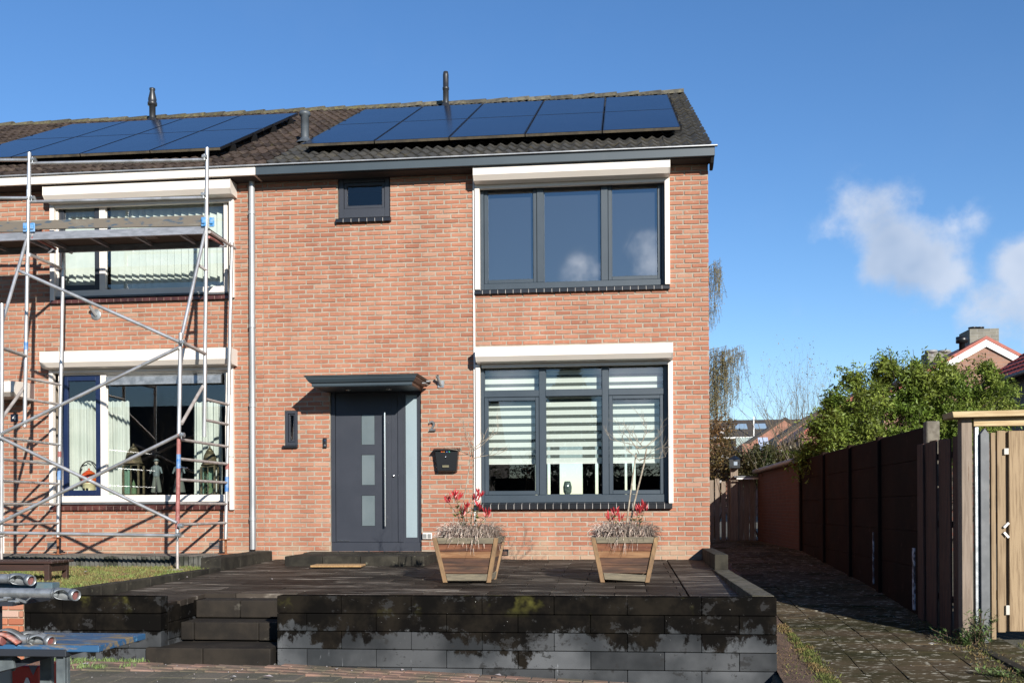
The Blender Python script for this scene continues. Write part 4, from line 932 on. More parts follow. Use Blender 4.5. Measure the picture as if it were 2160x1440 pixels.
single('pointed_post', 'dark grey metal post with pointed top between galvanised post and gate', 'post', 2068, 2089, 903, 1358, GY - .06, SLATE, d=.06, tip=True)
single('plank_post', 'slim new wooden plank standing right of the pointed grey post', 'post', 2090, 2102, 912, 1348, GY - .02, WOODN, d=.04)
mb = MB(); mb.box(4.72, 4.83, GY - .03, GY + .08, -.75, 1.50); tag(mb.build('gate_post', WOODG, bev=.004), 'square wooden post at the far right end of the gate frame', 'post')
a = aY(2008, 868, GY - .12); b = aY(2300, 879, GY - .12); mb = MB(); mb.prismY([(a.x, a.z), (4.9, a.z + .02), (4.9, a.z - .03), (a.x + .01, a.z - .052)], GY - .13, GY + .16)
o = tag(mb.build('gate_beam', WOODY, bev=.003), 'pale new pine board lying on top of the gate frame', 'beam')
a = aY(2054, 881, GY - .05); mb = MB(); mb.box(a.x, 4.9, GY - .05, GY - .005, a.z - .075, a.z + .004); mb.build('lower_beam', WOODY, o, bev=.003)
# right kerb
k0 = aZ(1983, 1326, -.50); k1 = aZ(2160, 1418, -.62); mb = MB(); d = (k1 - k0); n_ = 4
for i in range(6): p = k0 + d * (i / 3.0); q = k0 + d * ((i + .985) / 3.0); mb.beam(p - Vector((0, 0, .04)), q - Vector((0, 0, .04)), .09, .14)
tag(mb.build('edging_kerb', KERB, bev=.01, seg=2), 'low concrete edging kerb running from the gate post towards the street, bottom right', 'kerb')
# ------------------------------------------------------------------ scaffold
sc_ = thing('scaffold_tower', 'aluminium scaffold tower with plank platform in front of house number 4', 'scaffold', (-6.5, -1.2, 0))
YE, YC, YD = -.5, -1.25, -2.0
R_ = .0245
def tb(name, p, q, r=R_, mat=ALU, extra=None):
    mb = MB(); mb.tube(p, q, r, n=14)
    if extra: extra(mb)
    return mb.build(name, mat, sc_)
def post(px0, py0, px1, py1, Y, name='post', collars=()):
    a, b = aY(px0, py0, Y), aY(px1, py1, Y); mb = MB(); mb.tube(a, b, R_, n=14)
    for k in collars: p = a.lerp(b, k); mb.tube(p + Vector((0, 0, .05)), p - Vector((0, 0, .05)), R_ * 1.1, n=14)
    return a, b, mb.build(name, ALU, sc_)
pA = post(62, 322, 52, 900, YC, collars=(.15, .42)); pC = post(437, 312, 431, 921, YC, collars=(.15, .42))
pE = post(489, 512, 476, 1136, YE, collars=(.5,)); pB = post(134, 530, 122, 1132, YE, collars=(.4,))
pD = post(381, 702, 374, 1128, YD); pF = post(4, 640, 3, 1128, YD)
def band(Pp, k0, k1, mat, rr=1.07):
    a, b, o = Pp; mb = MB(); mb.tube(a.lerp(b, k0), a.lerp(b, k1), R_ * rr, n=14); mb.build('paint_band', mat, o)
def jack(Pp, pyb, mat=RUST):
    a, b, o = Pp; px = 1; d = (b - a).normalized(); zb = pyb; e = Vector((b.x, b.y, zb)); mb = MB(); mb.tube(b, e, .017, n=10); mb.lathe([(.02, .03), (.06, .03), (.06, .018), (.02, .018)], b + Vector((0, 0, -.03)), 8); mb.beam(b + Vector((-.09, 0, -.01)), b + Vector((.09, 0, -.01)), .018, .015)
    mb.box(e.x - .075, e.x + .075, e.y - .075, e.y + .075, zb - .002, zb + .006); mb.build('base_jack', mat, sc_)
band(pD, .50, .97, REDP, 1.04); band(pD, .60, .67, BLUT, 1.08); band(pE, .79, .84, BLUT, 1.08); band(pB, .76, .80, BLUT, 1.08); band(pE, .745, .765, REDP, 1.06); band(pB, .70, .72, REDP, 1.06); band(pA, .69, .72, BLUT, 1.08)
jack(pD, -.02, ALU2); jack(pF, -.02, ALU2); jack(pE, .10); jack(pB, .10)
mb = MB(); e = aZ(375, 1195, -.03); mb.box(pD[1].x - .14, pD[1].x + .18, YD - .12, YD + .12, -.045, -.022); mb.build('sole_plate', WOODG, sc_)
def pz(Pp, z): a, b, _ = Pp; t = (z - a.z) / (b.z - a.z); return a.lerp(b, t)
def rungs(P1, P2, zs, mat=ALU2):
    for z in zs:
        p, q = pz(P1, z), pz(P2, z); tb('rung', p, q, .0185, mat)
zr = [aY(431, y, YC).z for y in (841, 885)]
zD = [aY(377, y, YD).z for y in (926, 967, 1011, 1061, 1106)]
rungs(pD, pE, zD); rungs(pC, pE, zr); rungs(pF, pB, [aY(3, y, YD).z for y in (922, 968, 1014, 1062, 1106)], ALU)
rungs(pA, pB, [aY(54, y, YC).z for y in (797, 841)] )
# inclined knee tubes
tb('knee_tube', aY(433, 487, YC), aY(381, 720, YD), .021); tb('knee_tube', aY(57, 503, YC), aY(2, 690, YD + .02), .021)
tb('knee_tube', aY(428, 814, YC), aY(383, 893, YD), .021, ALU2); tb('knee_tube', aY(50, 818, YC), aY(4, 882, YD), .021, ALU2)
tb('ledger', aY(384, 722, YD), aY(433, 746, YC), .024, ALU2); tb('ledger', aY(3, 733, YD), aY(54, 751, YC), .024, ALU2)
# diagonal braces in front plane
Yb = YD - .05
for p, q in (((40, 571), (378, 721)), ((-60, 945), (377, 733)), ((-60, 893), (373, 1102)), ((-60, 1131), (375, 918))): tb('brace', aY(*p, Yb), aY(*q, Yb), .021)
tb('ledger', aY(-60, 1122, Yb), aY(378, 1129, Yb), .021)
# guard rails
for p, q in (((66, 345), (436, 337)), ((63, 426), (434, 417)), ((-80, 338), (61, 338)), ((-80, 418), (60, 418))): tb('guard_rail', aY(*p, YC - .02), aY(*q, YC - .02), .021)
for px, py in ((70, 337), (432, 331), (68, 418), (430, 411), (384, 917), (386, 722), (381, 1108), (376, 1128)):
    c = aY(px, py, YC - .03 if py < 500 else Yb); mb = MB(); mb.tube(c - Vector((.03, .0, 0)), c + Vector((.03, .0, .0)), .030, n=10); mb.obox(c + Vector((0, .03, 0)), (.014, 0, 0), (0, .04, 0), (0, 0, .012)); mb.tube(c + Vector((0, -.02, .03)), c + Vector((0, -.02, -.05)), .006, n=6); mb.build('coupler', GAL, sc_)
# platform
a = aY(64, 497, YC); b = aY(434, 485, YC); z = (a.z + b.z) / 2; zf = z
for nm, x0, x1 in (('platform', a.x, b.x), ('platform', aY(-160, 500, YC).x, a.x - .06)):
    mb = MB(); mb.box(x0, x1, YC + .0, YC + .045, z - .05, z + .05, 0); mb.box(x0, x1, YE - .09, YE - .05, z - .05, z + .05, 0); mb.box(x0, x1, YC + .046, YE - .091, z + .03, z + .045, 1)
    k = x0 + .1
    while k < x1: mb.box(k, k + .035, YC + .046, YE - .091, z - .012, z + .029, 0); k += .62
    mb.build(nm, [M('platform_alu', (.34, .35, .38), col2=(.24, .25, .27), scale=7, rough=.5, metal=.5, stretch=(1, 1, 4)), M('platform_ply', (.075, .055, .042), rough=.9)], sc_)
mb = MB(); c = aY(300, 503, YC + .3); mb.box(c.x - .18, c.x + .18, YC + .25, YC + .42, z + .022, z + .0285); mb.build('platform_label', M('label_grey', (.30, .27, .24), col2=(.12, .1, .09), scale=40, rough=.7), sc_)
TOE = M('toe_board', (.17, .145, .115), col2=(.05, .085, .125), scale=9, ramp=(.53, .62), rough=.8, stretch=(.6, 1, 2.2), bump=.3, bscale=60, col3=(.21, .20, .17), s3=3, r3=(.50, .65))
for p, q, r, s in (((66, 466), (429, 454), 484, 477), ((-160, 470), (54, 467), 490, 490)):
    u = aY(*p, YC); v = aY(*q, YC); u2 = aY(p[0], r, YC); v2 = aY(q[0], s, YC); mb = MB(); mb.prismY([(u.x, u2.z), (v.x, v2.z), (v.x, v.z), (u.x, u.z)], YC - .012, YC + .018); mb.build('toe_board', TOE, sc_, bev=.003)
CLIP = M('blue_clip', (.06, .28, .62), col2=(.25, .42, .65), scale=20, rough=.5)
for px, py in ((447, 469), (430, 468), (69, 480), (54, 480)):
    c = aY(px, py, YC - .02); mb = MB(); mb.box(c.x - .035, c.x + .035, YC - .035, YC - .016, c.z - .06, c.z + .06); mb.box(c.x - .022, c.x + .022, YC - .055, YC - .036, c.z - .03, c.z + .03); mb.build('toe_board_clip', CLIP, sc_, bev=.008)
# transoms below the platform, sticking out at the back
tb('transom', aY(442, 489, YC), aY(496, 524, YE + .12), .021, ALU2); tb('transom', aY(67, 494, YC), aY(151, 533, -.30), .021, ALU2)
tb('transom', aY(63, 537, YC), aY(131, 567, YE), .021, ALU); mb = MB(); mb.tube(aY(420, 560, YC - .12), aY(436, 571, YC), .02, n=10, cap=False); mb.build('stub_tube', ALU2, sc_)
tb('transom', aY(441, 500, YC), aY(470, 516, YE - .2), .017, REDP); tb('transom', aY(67, 500, YC), aY(118, 525, YE - .2), .017, REDP)
for px, py in ((478, 962), (380, 985)):
    c = aY(px, py, YD if px < 400 else YE); mb = MB(); mb.tube(c, c + Vector((.11, -.03, -.01)), .005, n=6); mb.build('locking_pin', STEEL, sc_)

# ------------------------------------------------------------------ objects on walls
m_ = aY(941, 945); bx = aY(941, 997, -.08)
mbx = thing('mailbox', 'black wall mailbox with small colourful sticker, right of the door', 'mailbox', (m_.x, 0, m_.z))
x0, x1 = aY(917, 970, -.12).x, aY(966, 970, -.12).x; zt, zb_ = aY(940, 949, -.12).z, aY(940, 996, -.10).z; cx = (x0 + x1) / 2
mb = MB(); hw = (x1 - x0) / 2; v = [(cx - hw * .82, -.10, zb_ + .02), (cx + hw * .82, -.10, zb_ + .02), (cx + hw, -.12, zt), (cx - hw, -.12, zt), (cx - hw * .82, -.004, zb_), (cx + hw * .82, -.004, zb_), (cx + hw, -.004, zt), (cx - hw, -.004, zt)]
mb.add(v, [(0, 1, 2, 3), (4, 5, 1, 0), (1, 5, 6, 2), (4, 0, 3, 7), (3, 2, 6, 7), (5, 4, 7, 6)]); mb.build('body', BLK, mbx, bev=.006)
mb = MB(); mb.prismX([(-.003, zt + .035), (-.10, zt + .022), (-.155, zt + .002), (-.15, zt - .008), (-.003, zt - .0)], cx - hw - .02, cx + hw + .02); mb.build('lid', BLK, mbx, bev=.003)
c = aY(940, 983, -.115); mb = MB(); mb.box(c.x - .045, c.x + .045, -.118, -.108, c.z - .015, c.z + .015); mb.build('name_plate', M('brass', (.45, .38, .22), rough=.3, metal=.8), mbx)
c = aY(940, 963, -.12); mb = MB(); mb.lathe([(0, -.01), (.01, -.01), (.011, .004)], (c.x, -.12, c.z), 12, axis='y'); mb.build('lock', STEEL, mbx)
def text(body, size, mat, loc, name, ext=.01, parent=None, shear=0, bold=0):
    cu = bpy.data.curves.new(name, 'FONT'); cu.body = body; cu.size = size; cu.extrude = ext; cu.offset = bold; cu.align_x = 'CENTER'; cu.align_y = 'CENTER'; cu.shear = shear
    o = bpy.data.objects.new('tmp', cu); me = bpy.data.meshes.new_from_object(o); bpy.data.objects.remove(o)
    me.materials.clear(); me.materials.append(mat); o = bpy.data.objects.new(name, me); COL.objects.link(o); o.rotation_euler = (math.pi / 2, 0, 0)
    o.location = Vector(loc) - (wloc(parent) if parent else Vector((0, 0, 0)))
    if parent: o.parent = parent
    return o
for i, (ch, colr) in enumerate(zip('KR04', ((.9, .16, .03), (.95, .35, .05), (.12, .2, .6), (.05, .65, .4)))):
    c = aY(932 + i * 5.2, 951.5, -.123); text(ch, .035, M('sticker_colour', colr, rough=.5), (c.x, -.124, c.z), 'sticker_letter', .001, mbx, bold=.002)
c = aY(912, 899, -.03); t = text('2', .19, SLATE, (c.x, -.030, c.z), 'house_number', .011, None, bold=.004); tag(t, 'grey metal house numeral 2 right of the front door', 'house number')
pl = thing('number_plate', 'small dark plate with white numeral 4 at the left edge', 'number plate', aY(31, 881)); c = aY(31, 881); mb = MB(); mb.box(c.x - .055, c.x + .055, -.012, -.002, c.z - .055, c.z + .055); mb.build('plate', M('plate_navy', (.012, .015, .03), rough=.3), pl)
text('4', .10, WHT2, (c.x, -.014, c.z), 'numeral', .002, pl, bold=.004)
c = aY(686, 934); db = thing('doorbell', 'black camera doorbell left of the front door', 'doorbell', (c.x, 0, c.z)); mb = MB(); mb.box(c.x - .028, c.x + .028, -.03, -.002, c.z - .072, c.z + .072); mb.build('body', BLK, db, bev=.01, seg=3)
mb = MB(); mb.lathe([(0, -.005), (.012, -.005), (.016, .0)], (c.x, -.03, c.z - .035), 14, axis='y'); mb.build('button', SLATE, db); mb = MB(); mb.lathe([(0, -.003), (.010, -.003), (.012, .0)], (c.x, -.03, c.z + .035), 14, axis='y'); mb.build('lens', M('lens_blue', (.02, .05, .12), rough=.05), db)
def holder(px, py, lab, rnd_=False):
    c = aY(px, py); h = thing('flag_holder', lab, 'bracket', (c.x, 0, c.z)); mb = MB()
    if rnd_: mb.lathe([(0, -.012), (.075, -.012), (.08, -.002)], (c.x, 0, c.z), 20, axis='y')
    else: mb.box(c.x - .045, c.x + .045, -.012, -.002, c.z - .05, c.z + .05)
    mb.build('base_plate', GAL, h, bev=.003)
    mb = MB(); mb.tube((c.x, -.01, c.z - .01), (c.x - .03, -.12, c.z + .10), .022, n=12, cap=False); mb.tube((c.x, -.01, c.z - .01), (c.x - .03, -.12, c.z + .10), .018, n=12, cap=False); mb.build('socket_tube', ZINC, h)
holder(930, 810, 'small galvanised square flagpole bracket above house number 2'); holder(203, 664, 'round white metal flagpole bracket behind the scaffold brace', True)

# ------------------------------------------------------------------ window sill things
def kettle():
    c = aY(188, 1048, .17); z0 = c.z + .01; k = thing('kettle_stove', 'cream enamel stove under a red kettle in the left window', 'stove', (c.x, .17, z0))
    mb = MB(); mb.lathe([(.10, 0), (.10, .02), (.085, .03), (.09, .17), (.10, .18), (.10, .20), (0, .20)], (c.x, .17, z0), 24); mb.build('body', M('cream_enamel', (.66, .58, .36), col2=(.6, .5, .28), scale=9, rough=.35), k)
    mb = MB(); 
    for dx in (-.03, .02): mb.box(c.x + dx - .015, c.x + dx + .015, .17 - .097, .17 - .085, z0 + .09, z0 + .12)
    mb.build('burner_hole', BLK, k)
    q = thing('red_kettle', 'orange red enamel kettle with black handle standing in the left window', 'kettle', (c.x, .17, z0 + .20)); b = (c.x, .17, z0 + .202)
    RED = M('red_enamel', (.62, .05, .02), col2=(.72, .14, .02), scale=4, rough=.2)
    mb = MB(); mb.lathe([(.09, 0), (.12, .02), (.125, .05), (.11, .11), (.07, .15), (.05, .16), (.045, .17), (0, .185)], b, 28); mb.lathe([(.012, .185), (.018, .20), (0, .21)], b, 12); mb.build('body', RED, q)
    mb = MB(); mb.tube((b[0] - .10, .17, b[2] + .05), (b[0] - .17, .17, b[2] + .13), .025, .012); mb.build('spout', RED, q)
    pts = [(b[0] + .14 * math.cos(a_), .17, b[2] + .14 + .17 * math.sin(a_)) for a_ in [math.pi * i / 12 for i in range(13)]]
    mb = MB(); mb.path(pts, [.009] * 13, 8); mb.build('handle', BLK, q)
kettle()
BRZ = M('old_brass', (.19, .15, .085), col2=(.10, .08, .05), scale=20, rough=.45, metal=.5)
def lantern(px, pyt, pyb, w, lab):
    b = aY(px, pyb, .17); t = aY(px, pyt, .17); h = t.z - b.z; L = thing('lantern', lab, 'lantern', b); x, y, z = b; hb = h * .58
    mb = MB(); mb.box(x - w, x + w, y - w * .7, y + w * .7, z, z + .03); 
    for i in (-1, 1):
        for j in (-1, 1): mb.box(x + i * w - .012, x + i * w + .012, y + j * w * .7 - .012, y + j * w * .7 + .012, z + .03, z + hb)
    mb.box(x - .006, x + .006, y - w * .7 - .005, y - w * .7 + .005, z + .03, z + hb); mb.box(x - w, x + w, y - w * .7, y + w * .7, z + hb, z + hb + .03); mb.build('frame', BRZ, L)
    mb = MB(); mb.lathe([(w * 1.35, hb + .03), (w * 1.1, hb + .05), (w * .85, hb + .14 * h / .6), (w * .3, hb + .22 * h / .6), (w * .3, h * .88), (w * .55, h * .9), (w * .15, h * .95), (w * .1, h * 1), (0, h)], b, 8); mb.build('dome', BRZ, L)
    mb = MB(); mb.box(x - w + .013, x + w - .013, y - w * .65, y - w * .64, z + .03, z + hb); mb.build('glass', glassmat('lantern_pane', .4, (.75, .85, .8)), L)
    mb = MB(); mb.lathe([(.04, .03), (.04, .12), (0, .12)], b, 12); mb.lathe([(.012, .12), (.03, .16), (.01, .22), (0, .24)], b, 8); mb.build('candle', M('lantern_inside', (.45, .40, .26), rough=.7), L)
lantern(282, 935, 1046, .115, 'large brass lantern in the middle of the left window'); lantern(443, 940, 1046, .10, 'brass lantern standing at the right of the left window')
def doll(px, skirt, lab):
    b = aY(px, 1042, .16); D = thing('doll_figure', lab, 'figurine', b); x, y, z = b; G1 = M('doll_shirt', (.13, .16, .165), rough=.8); G2 = M('doll_bottom', (.115, .125, .105), rough=.9)
    mb = MB()
    if skirt: mb.lathe([(.09, .03), (.075, .12), (.04, .26), (0, .27)], b, 14)
    else:
        for s in (-1, 1): mb.tube((x + s * .05, y, z + .03), (x + s * .018, y, z + .27), .032, .024)
    mb.build('trousers' if not skirt else 'skirt', G2, D)
    mb = MB(); mb.lathe([(.045, .26), (.05, .33), (.062, .39), (.03, .42), (0, .42)], b, 12)
    for s in (-1, 1): mb.tube((x + s * .055, y, z + .39), (x + s * .09, y - .01, z + .30), .02, .012)
    mb.build('shirt', G1, D); mb = MB(); mb.lathe([(0, .42), (.018, .43), (.03, .46), (.02, .49), (0, .495)], b, 12); mb.build('head', M('doll_skin', (.30, .25, .20), rough=.7), D)
    mb = MB(); mb.lathe([(.055, .482), (.03, .49), (.025, .51), (0, .515)], b, 14); mb.build('hat', G1, D)
doll(330, False, 'grey doll figure with trousers and hat in the left window'); doll(378, True, 'grey doll figure in a skirt partly behind the scaffold post')
mb = MB(); x0, x1 = aY(125, 1050, .2).x, aY(476, 1050, .2).x; zz = aY(300, 1047, .2).z; mb.box(x0, x1, .10, .36, zz - .03, zz - .004); mb.build('window_board', M('board_grey', (.35, .33, .3), rough=.5), w4l)
c = aY(1197, 1042, .2); v = thing('glass_vase', 'dark ribbed glass vase on the sill of the large lower window', 'vase', c); mb = MB(); mb.lathe([(.035, 0), (.055, .03), (.06, .10), (.045, .165), (.035, .18), (.03, .17)], c, 20); mb.build('body', M('vase_glass', (.05, .07, .065), col2=(.16, .2, .18), scale=40, rough=.1), v)
mb = MB(); zz = aY(1200, 1043, .2).z; mb.box(oLW[0] + .05, oLW[1] - .05, .13, .36, zz - .03, zz - .002); mb.build('window_board', M('board_dark', (.10, .10, .10), rough=.5), H2)

# ------------------------------------------------------------------ planters
PW1 = M('planter_board', (.105, .040, .021), col2=(.24, .115, .055), scale=2.6, rough=.75, stretch=(1.1, 3, 11), bump=.3, bscale=20, ramp=(.42, .60), col3=(.07, .035, .02), s3=1.4, r3=(.52, .66), island=.28)
PWB = [M('board_' + n_, c1, col2=c2, scale=3.4, rough=.75, stretch=(.8, .8, 9), bump=.3, bscale=20, ramp=(.40, .62), col3=c3, s3=1.8, r3=(.50, .68)) for n_, c1, c2, c3 in
       (('dark', (.085, .042, .026), (.17, .085, .045), (.04, .024, .016)), ('brown', (.075, .035, .022), (.15, .07, .036), (.035, .02, .014)), ('orange', (.25, .115, .048), (.38, .21, .10), (.16, .07, .03)), ('red', (.14, .045, .022), (.26, .10, .045), (.07, .028, .015)))]
PW2 = M('planter_frame', (.29, .175, .085), col2=(.17, .105, .055), scale=6, rough=.8, stretch=(3, 3, 1.2), bump=.3, bscale=40, col3=(.40, .25, .12), s3=3, r3=(.5, .7), island=.15)
PWR = M('planter_rim', (.22, .185, .125), col2=(.14, .12, .085), scale=7, rough=.85, stretch=(1, 4, 6), island=.15)
def planter(cx, cy, lab, rot=0, tilt=0):
    zg = ty(cy); H = .47; Wt, Wb = .34, .245
    t = thing('wooden_planter', lab, 'planter', (cx, cy, zg), 'tapered wooden planters on the terrace')
    def P(x, y, z): return (cx + x, cy + y, zg + z)
    def w(z): return Wb + (Wt - Wb) * z / H
    lv = [.095, .175, .255, .325, .405]
    for k in range(4):
        mb = MB(); a, b = lv[k] + .001, lv[k + 1] - .001
        wa, wb = w(a) - .015, w(b) - .015
        vs = [P(-wa, -wa, a), P(wa, -wa, a), P(wa, wa, a), P(-wa, wa, a), P(-wb, -wb, b), P(wb, -wb, b), P(wb, wb, b), P(-wb, wb, b)]
        mb.add(vs, [(0, 1, 5, 4), (1, 2, 6, 5), (2, 3, 7, 6), (3, 0, 4, 7), (4, 5, 6, 7), (0, 3, 2, 1)]); mb.build('side_board', PWB[k], t, bev=.003)
    for sx in (-1, 1):
        for sy in (-1, 1):
            mb = MB(); s = .046; a = Wb; b = Wt
            o = lambda u: u + .006
            vs = [P(sx * (o(a) - (0 if (i in (1, 2)) else s)), sy * (o(a) - (0 if (i in (2, 3)) else s)), 0) for i in range(4)] + [P(sx * (o(b) - (0 if (i in (1, 2)) else s)), sy * (o(b) - (0 if (i in (2, 3)) else s)), H - .003) for i in range(4)]
            F = [(0, 3, 2, 1), (4, 5, 6, 7), (0, 1, 5, 4), (1, 2, 6, 5), (2, 3, 7, 6), (3, 0, 4, 7)]
            if sx * sy < 0: F = [tuple(reversed(f)) for f in F]
            mb.add(vs, F); mb.build('corner_post', PW2, t, bev=.004)
    for nm, z0_, z1_, inn in (('rim_board', .408, H + .0, .0), ('bottom_board', .02, .09, .004)):
        for q in range(4):
            mb = MB(); a, b = w(z0_), w(z1_); s = .042; th = .022
            dz = tilt if nm == 'bottom_board' and q == 0 else 0
            def pt(u, v, z): 
                return P(*[(u, -v), (v, u), (-u, v), (-v, -u)][q], z)
            vs = [pt(-a + s, a - inn, z0_ + dz), pt(a - s, a - inn, z0_ - dz), pt(a - s, a - th, z0_ - dz), pt(-a + s, a - th, z0_ + dz), pt(-b + s, b - inn, z1_ + dz), pt(b - s, b - inn, z1_ - dz), pt(b - s, b - th, z1_ - dz), pt(-b + s, b - th, z1_ + dz)]
            mb.add(vs, [(0, 1, 5, 4), (1, 2, 6, 5), (2, 3, 7, 6), (3, 0, 4, 7), (4, 5, 6, 7), (0, 3, 2, 1)]); mb.build(nm, PWR, t, bev=.003)
    mb = MB(); a = Wt - .03; mb.add([P(-a, -a, .44), P(a, -a, .44), P(a, a, .44), P(-a, a, .44)], [(0, 1, 2, 3)]); mb.build('soil', EARTH, t)
    return t
pc1 = aZ(978, 1231, ty(-3.7)); pc2 = aZ(1318, 1231, ty(-3.7))
p1 = (pc1.x + .03, pc1.y + .26); p2 = (pc2.x - .0, pc2.y + .26); print('planters', p1, p2)
PL1 = planter(*p1, 'tapered wooden planter nearer the front door, next to the mailbox wall'); PL2 = planter(*p2, 'tapered wooden planter under the large window with a crooked bottom board', tilt=.012)
DRY = M('dry_grass', (.82, .70, .58), col2=(.30, .19, .15), scale=30, rough=.9, island=.65, trans=.15)
def drygrass(p, lab, rad=.34):
    cx, cy = p; zg = ty(cy) + .44; rng = nr; V = []; Fq = []; n = 2600; k = 0
    for i in range(n):
        a = rng.uniform(0, 2 * np.pi); rr = rad * .82 * math.sqrt(rng.uniform(0, 1)); x, y = cx + rr * math.cos(a), cy + rr * math.sin(a)
        b = rng.uniform(0, 2 * np.pi) if rng.random() < .4 else a + rng.normal(0, .8); L = rng.uniform(.05, .17); up = rng.uniform(.08, .24); dr = rng.uniform(.0, .20)
        if rr > rad * .6: dr += .04
        w_ = rng.uniform(.003, .0065); px_, py_ = -math.sin(b) * w_, math.cos(b) * w_; pts = []
        for s in (0, .35, .7, 1.0):
            q = 1 - s * .8; zz = zg + up * (1.6 * s - .7 * s * s) * 1.1 - dr * s ** 2.2
            V += [(x + math.cos(b) * L * s + px_ * q, y + math.sin(b) * L * s + py_ * q, zz), (x + math.cos(b) * L * s - px_ * q, y + math.sin(b) * L * s - py_ * q, zz + w_ * .5)]
        for s in range(3): Fq.append((k + 2 * s, k + 2 * s + 1, k + 2 * s + 3, k + 2 * s + 2))
        k += 8
    tag(fastmesh('dry_grass_tuft', np.array(V), np.array(Fq), DRY), lab, 'ornamental grass', 'dried ornamental grass in the planters')
drygrass(p1, 'dried greyish ornamental grass overhanging the planter nearer the door'); drygrass(p2, 'dried pinkish grey ornamental grass filling the planter under the window')
REDL = M('red_leaf', (.50, .014, .022), col2=(.72, .09, .10), scale=30, rough=.35, island=.35, trans=.3)
GRNL = M('green_leaf', (.16, .25, .05), col2=(.28, .33, .09), scale=20, rough=.4, island=.35, trans=.25)
STM = M('green_stem', (.16, .10, .06), rough=.7)
def leafquad(c, d, up, L, w_):
    d = d.normalized(); s = d.cross(up).normalized(); n = s.cross(d)
    return [c, c + d * L * .45 + s * w_ + n * .1 * w_, c + d * L, c + d * L * .45 - s * w_ + n * .1 * w_]
def photinia(p, tops, lab):
    cx, cy = p; zg = ty(cy) + .43; t = thing('red_leaf_shrub', lab, 'shrub', (cx, cy, zg)); S = MB(); Rl = MB(); G = MB()
    for px, py, yo in tops:
        T = aY(px, py, cy + yo); b = Vector((cx + rnd.uniform(-.05, .05) + (T.x - cx) * .3, cy + yo * .5, zg)); mid = b.lerp(T, .5) + Vector((rnd.uniform(-.03, .03), rnd.uniform(-.03, .03), 0)); base = T - Vector((0, 0, .06))
        S.path([b, mid, base], [.005, .004, .003], 6)
        for i in range(rnd.randint(15, 20)):
            a_ = rnd.uniform(0, 2 * math.pi); d = Vector((math.cos(a_) * rnd.uniform(.1, .75), math.sin(a_) * rnd.uniform(.1, .7), 1)); c = base + Vector((0, 0, rnd.uniform(-.03, .03))) + Vector((math.cos(a_), math.sin(a_), 0)) * rnd.uniform(0, .018)
            Rl.add(leafquad(c, d, Vector((math.sin(a_), -math.cos(a_), .2)), rnd.uniform(.055, .10), .0085), [(0, 1, 2, 3)])
        for i in range(rnd.randint(9, 14)):
            a_ = rnd.uniform(0, 2 * math.pi); c = b.lerp(base, rnd.uniform(.35, .97)); d = Vector((math.cos(a_), math.sin(a_), rnd.uniform(-.1, .6)))
            G.add(leafquad(c, d, Vector((0, 0, 1)), rnd.uniform(.05, .085), .014), [(0, 1, 2, 3)])
    S.build('stem', STM, t); Rl.build('red_leaves', REDL, t); G.build('green_leaves', GRNL, t)
photinia(p1, [(944, 1045, .0), (958, 1036, -.06), (965, 1040, .05), (1003, 1040, .0), (1012, 1033, .08), (1027, 1075, -.08), (984, 1062, -.1), (975, 1072, .02), (1010, 1060, -.02)], 'tall red tipped shrub growing in the planter nearer the door')
photinia(p2, [(1287, 1083, .0), (1297, 1072, -.05), (1309, 1085, .05), (1352, 1068, .0), (1360, 1060, .05), (1345, 1072, -.05)], 'sparse red tipped shrub growing in the planter under the window')
BARK = M('sapling_bark', (.46, .40, .31), col2=(.26, .20, .14), scale=30, rough=.85)
def sapling(p, stems, crown, lab, nb=26):
    cx, cy = p; t = thing('bare_sapling', lab, 'young tree', (cx, cy, ty(cy) + .43)); S = MB(); B = MB()
    for pts, r in stems:
        ps = [aY(x, y, cy + .02) for x, y in pts]; S.path(ps, [r * (1 - .4 * i / len(ps)) for i in range(len(ps))], 8)
    S.build('trunk', BARK, t)
    ccx, ccy, hw, hh = crown; O = aY(ccx, ccy, cy)
    sx = aY(ccx + hw, ccy, cy).x - O.x; sz = O.z - aY(ccx, ccy + hh, cy).z
    def br(p_, d, L, r, dep):
        pts = [p_]; q = p_; dd = d.copy()
        for k in range(4):
            dd = (dd + Vector((rnd.uniform(-.35, .35), rnd.uniform(-.35, .35), rnd.uniform(-.15, .3)))).normalized(); q = q + dd * L / 4; pts.append(q)
        B.path(pts, [r * (1 - .18 * k) for k in range(5)], 5)
        if dep:
            for k in (1, 2, 3, 4):
                if rnd.random() < .8: br(pts[k], (dd + Vector((rnd.uniform(-1, 1), rnd.uniform(-1, 1), rnd.uniform(-.2, .8)))).normalized(), L * .5, r * .6, dep - 1)
    for i in range(nb // 3):
        a_ = 2 * math.pi * i / (nb // 3) + rnd.uniform(-.3, .3); d = Vector((math.cos(a_), .6 * math.sin(a_), rnd.uniform(.05, .8)))
        br(O + Vector((rnd.uniform(-.02, .02), 0, -sz * rnd.uniform(.2, .9))), d.normalized(), sx * rnd.uniform(.75, 1.1), .0052, 2)
    B.build('branches', BARK, t)
sapling(p1, [([(985, 1135), (975, 1075), (990, 985), (994, 935)], .007), ([(990, 1135), (998, 1040), (997, 955), (1000, 915)], .006)], (998, 925, 62, 48), 'thin bare branched sapling in the planter nearer the door')
sapling(p2, [([(1318, 1140), (1326, 1070), (1334, 1010), (1342, 955)], .010), ([(1322, 1140), (1338, 1060), (1358, 980), (1364, 945)], .011)], (1350, 925, 68, 52), 'pale two stemmed bare sapling in the planter before the window')

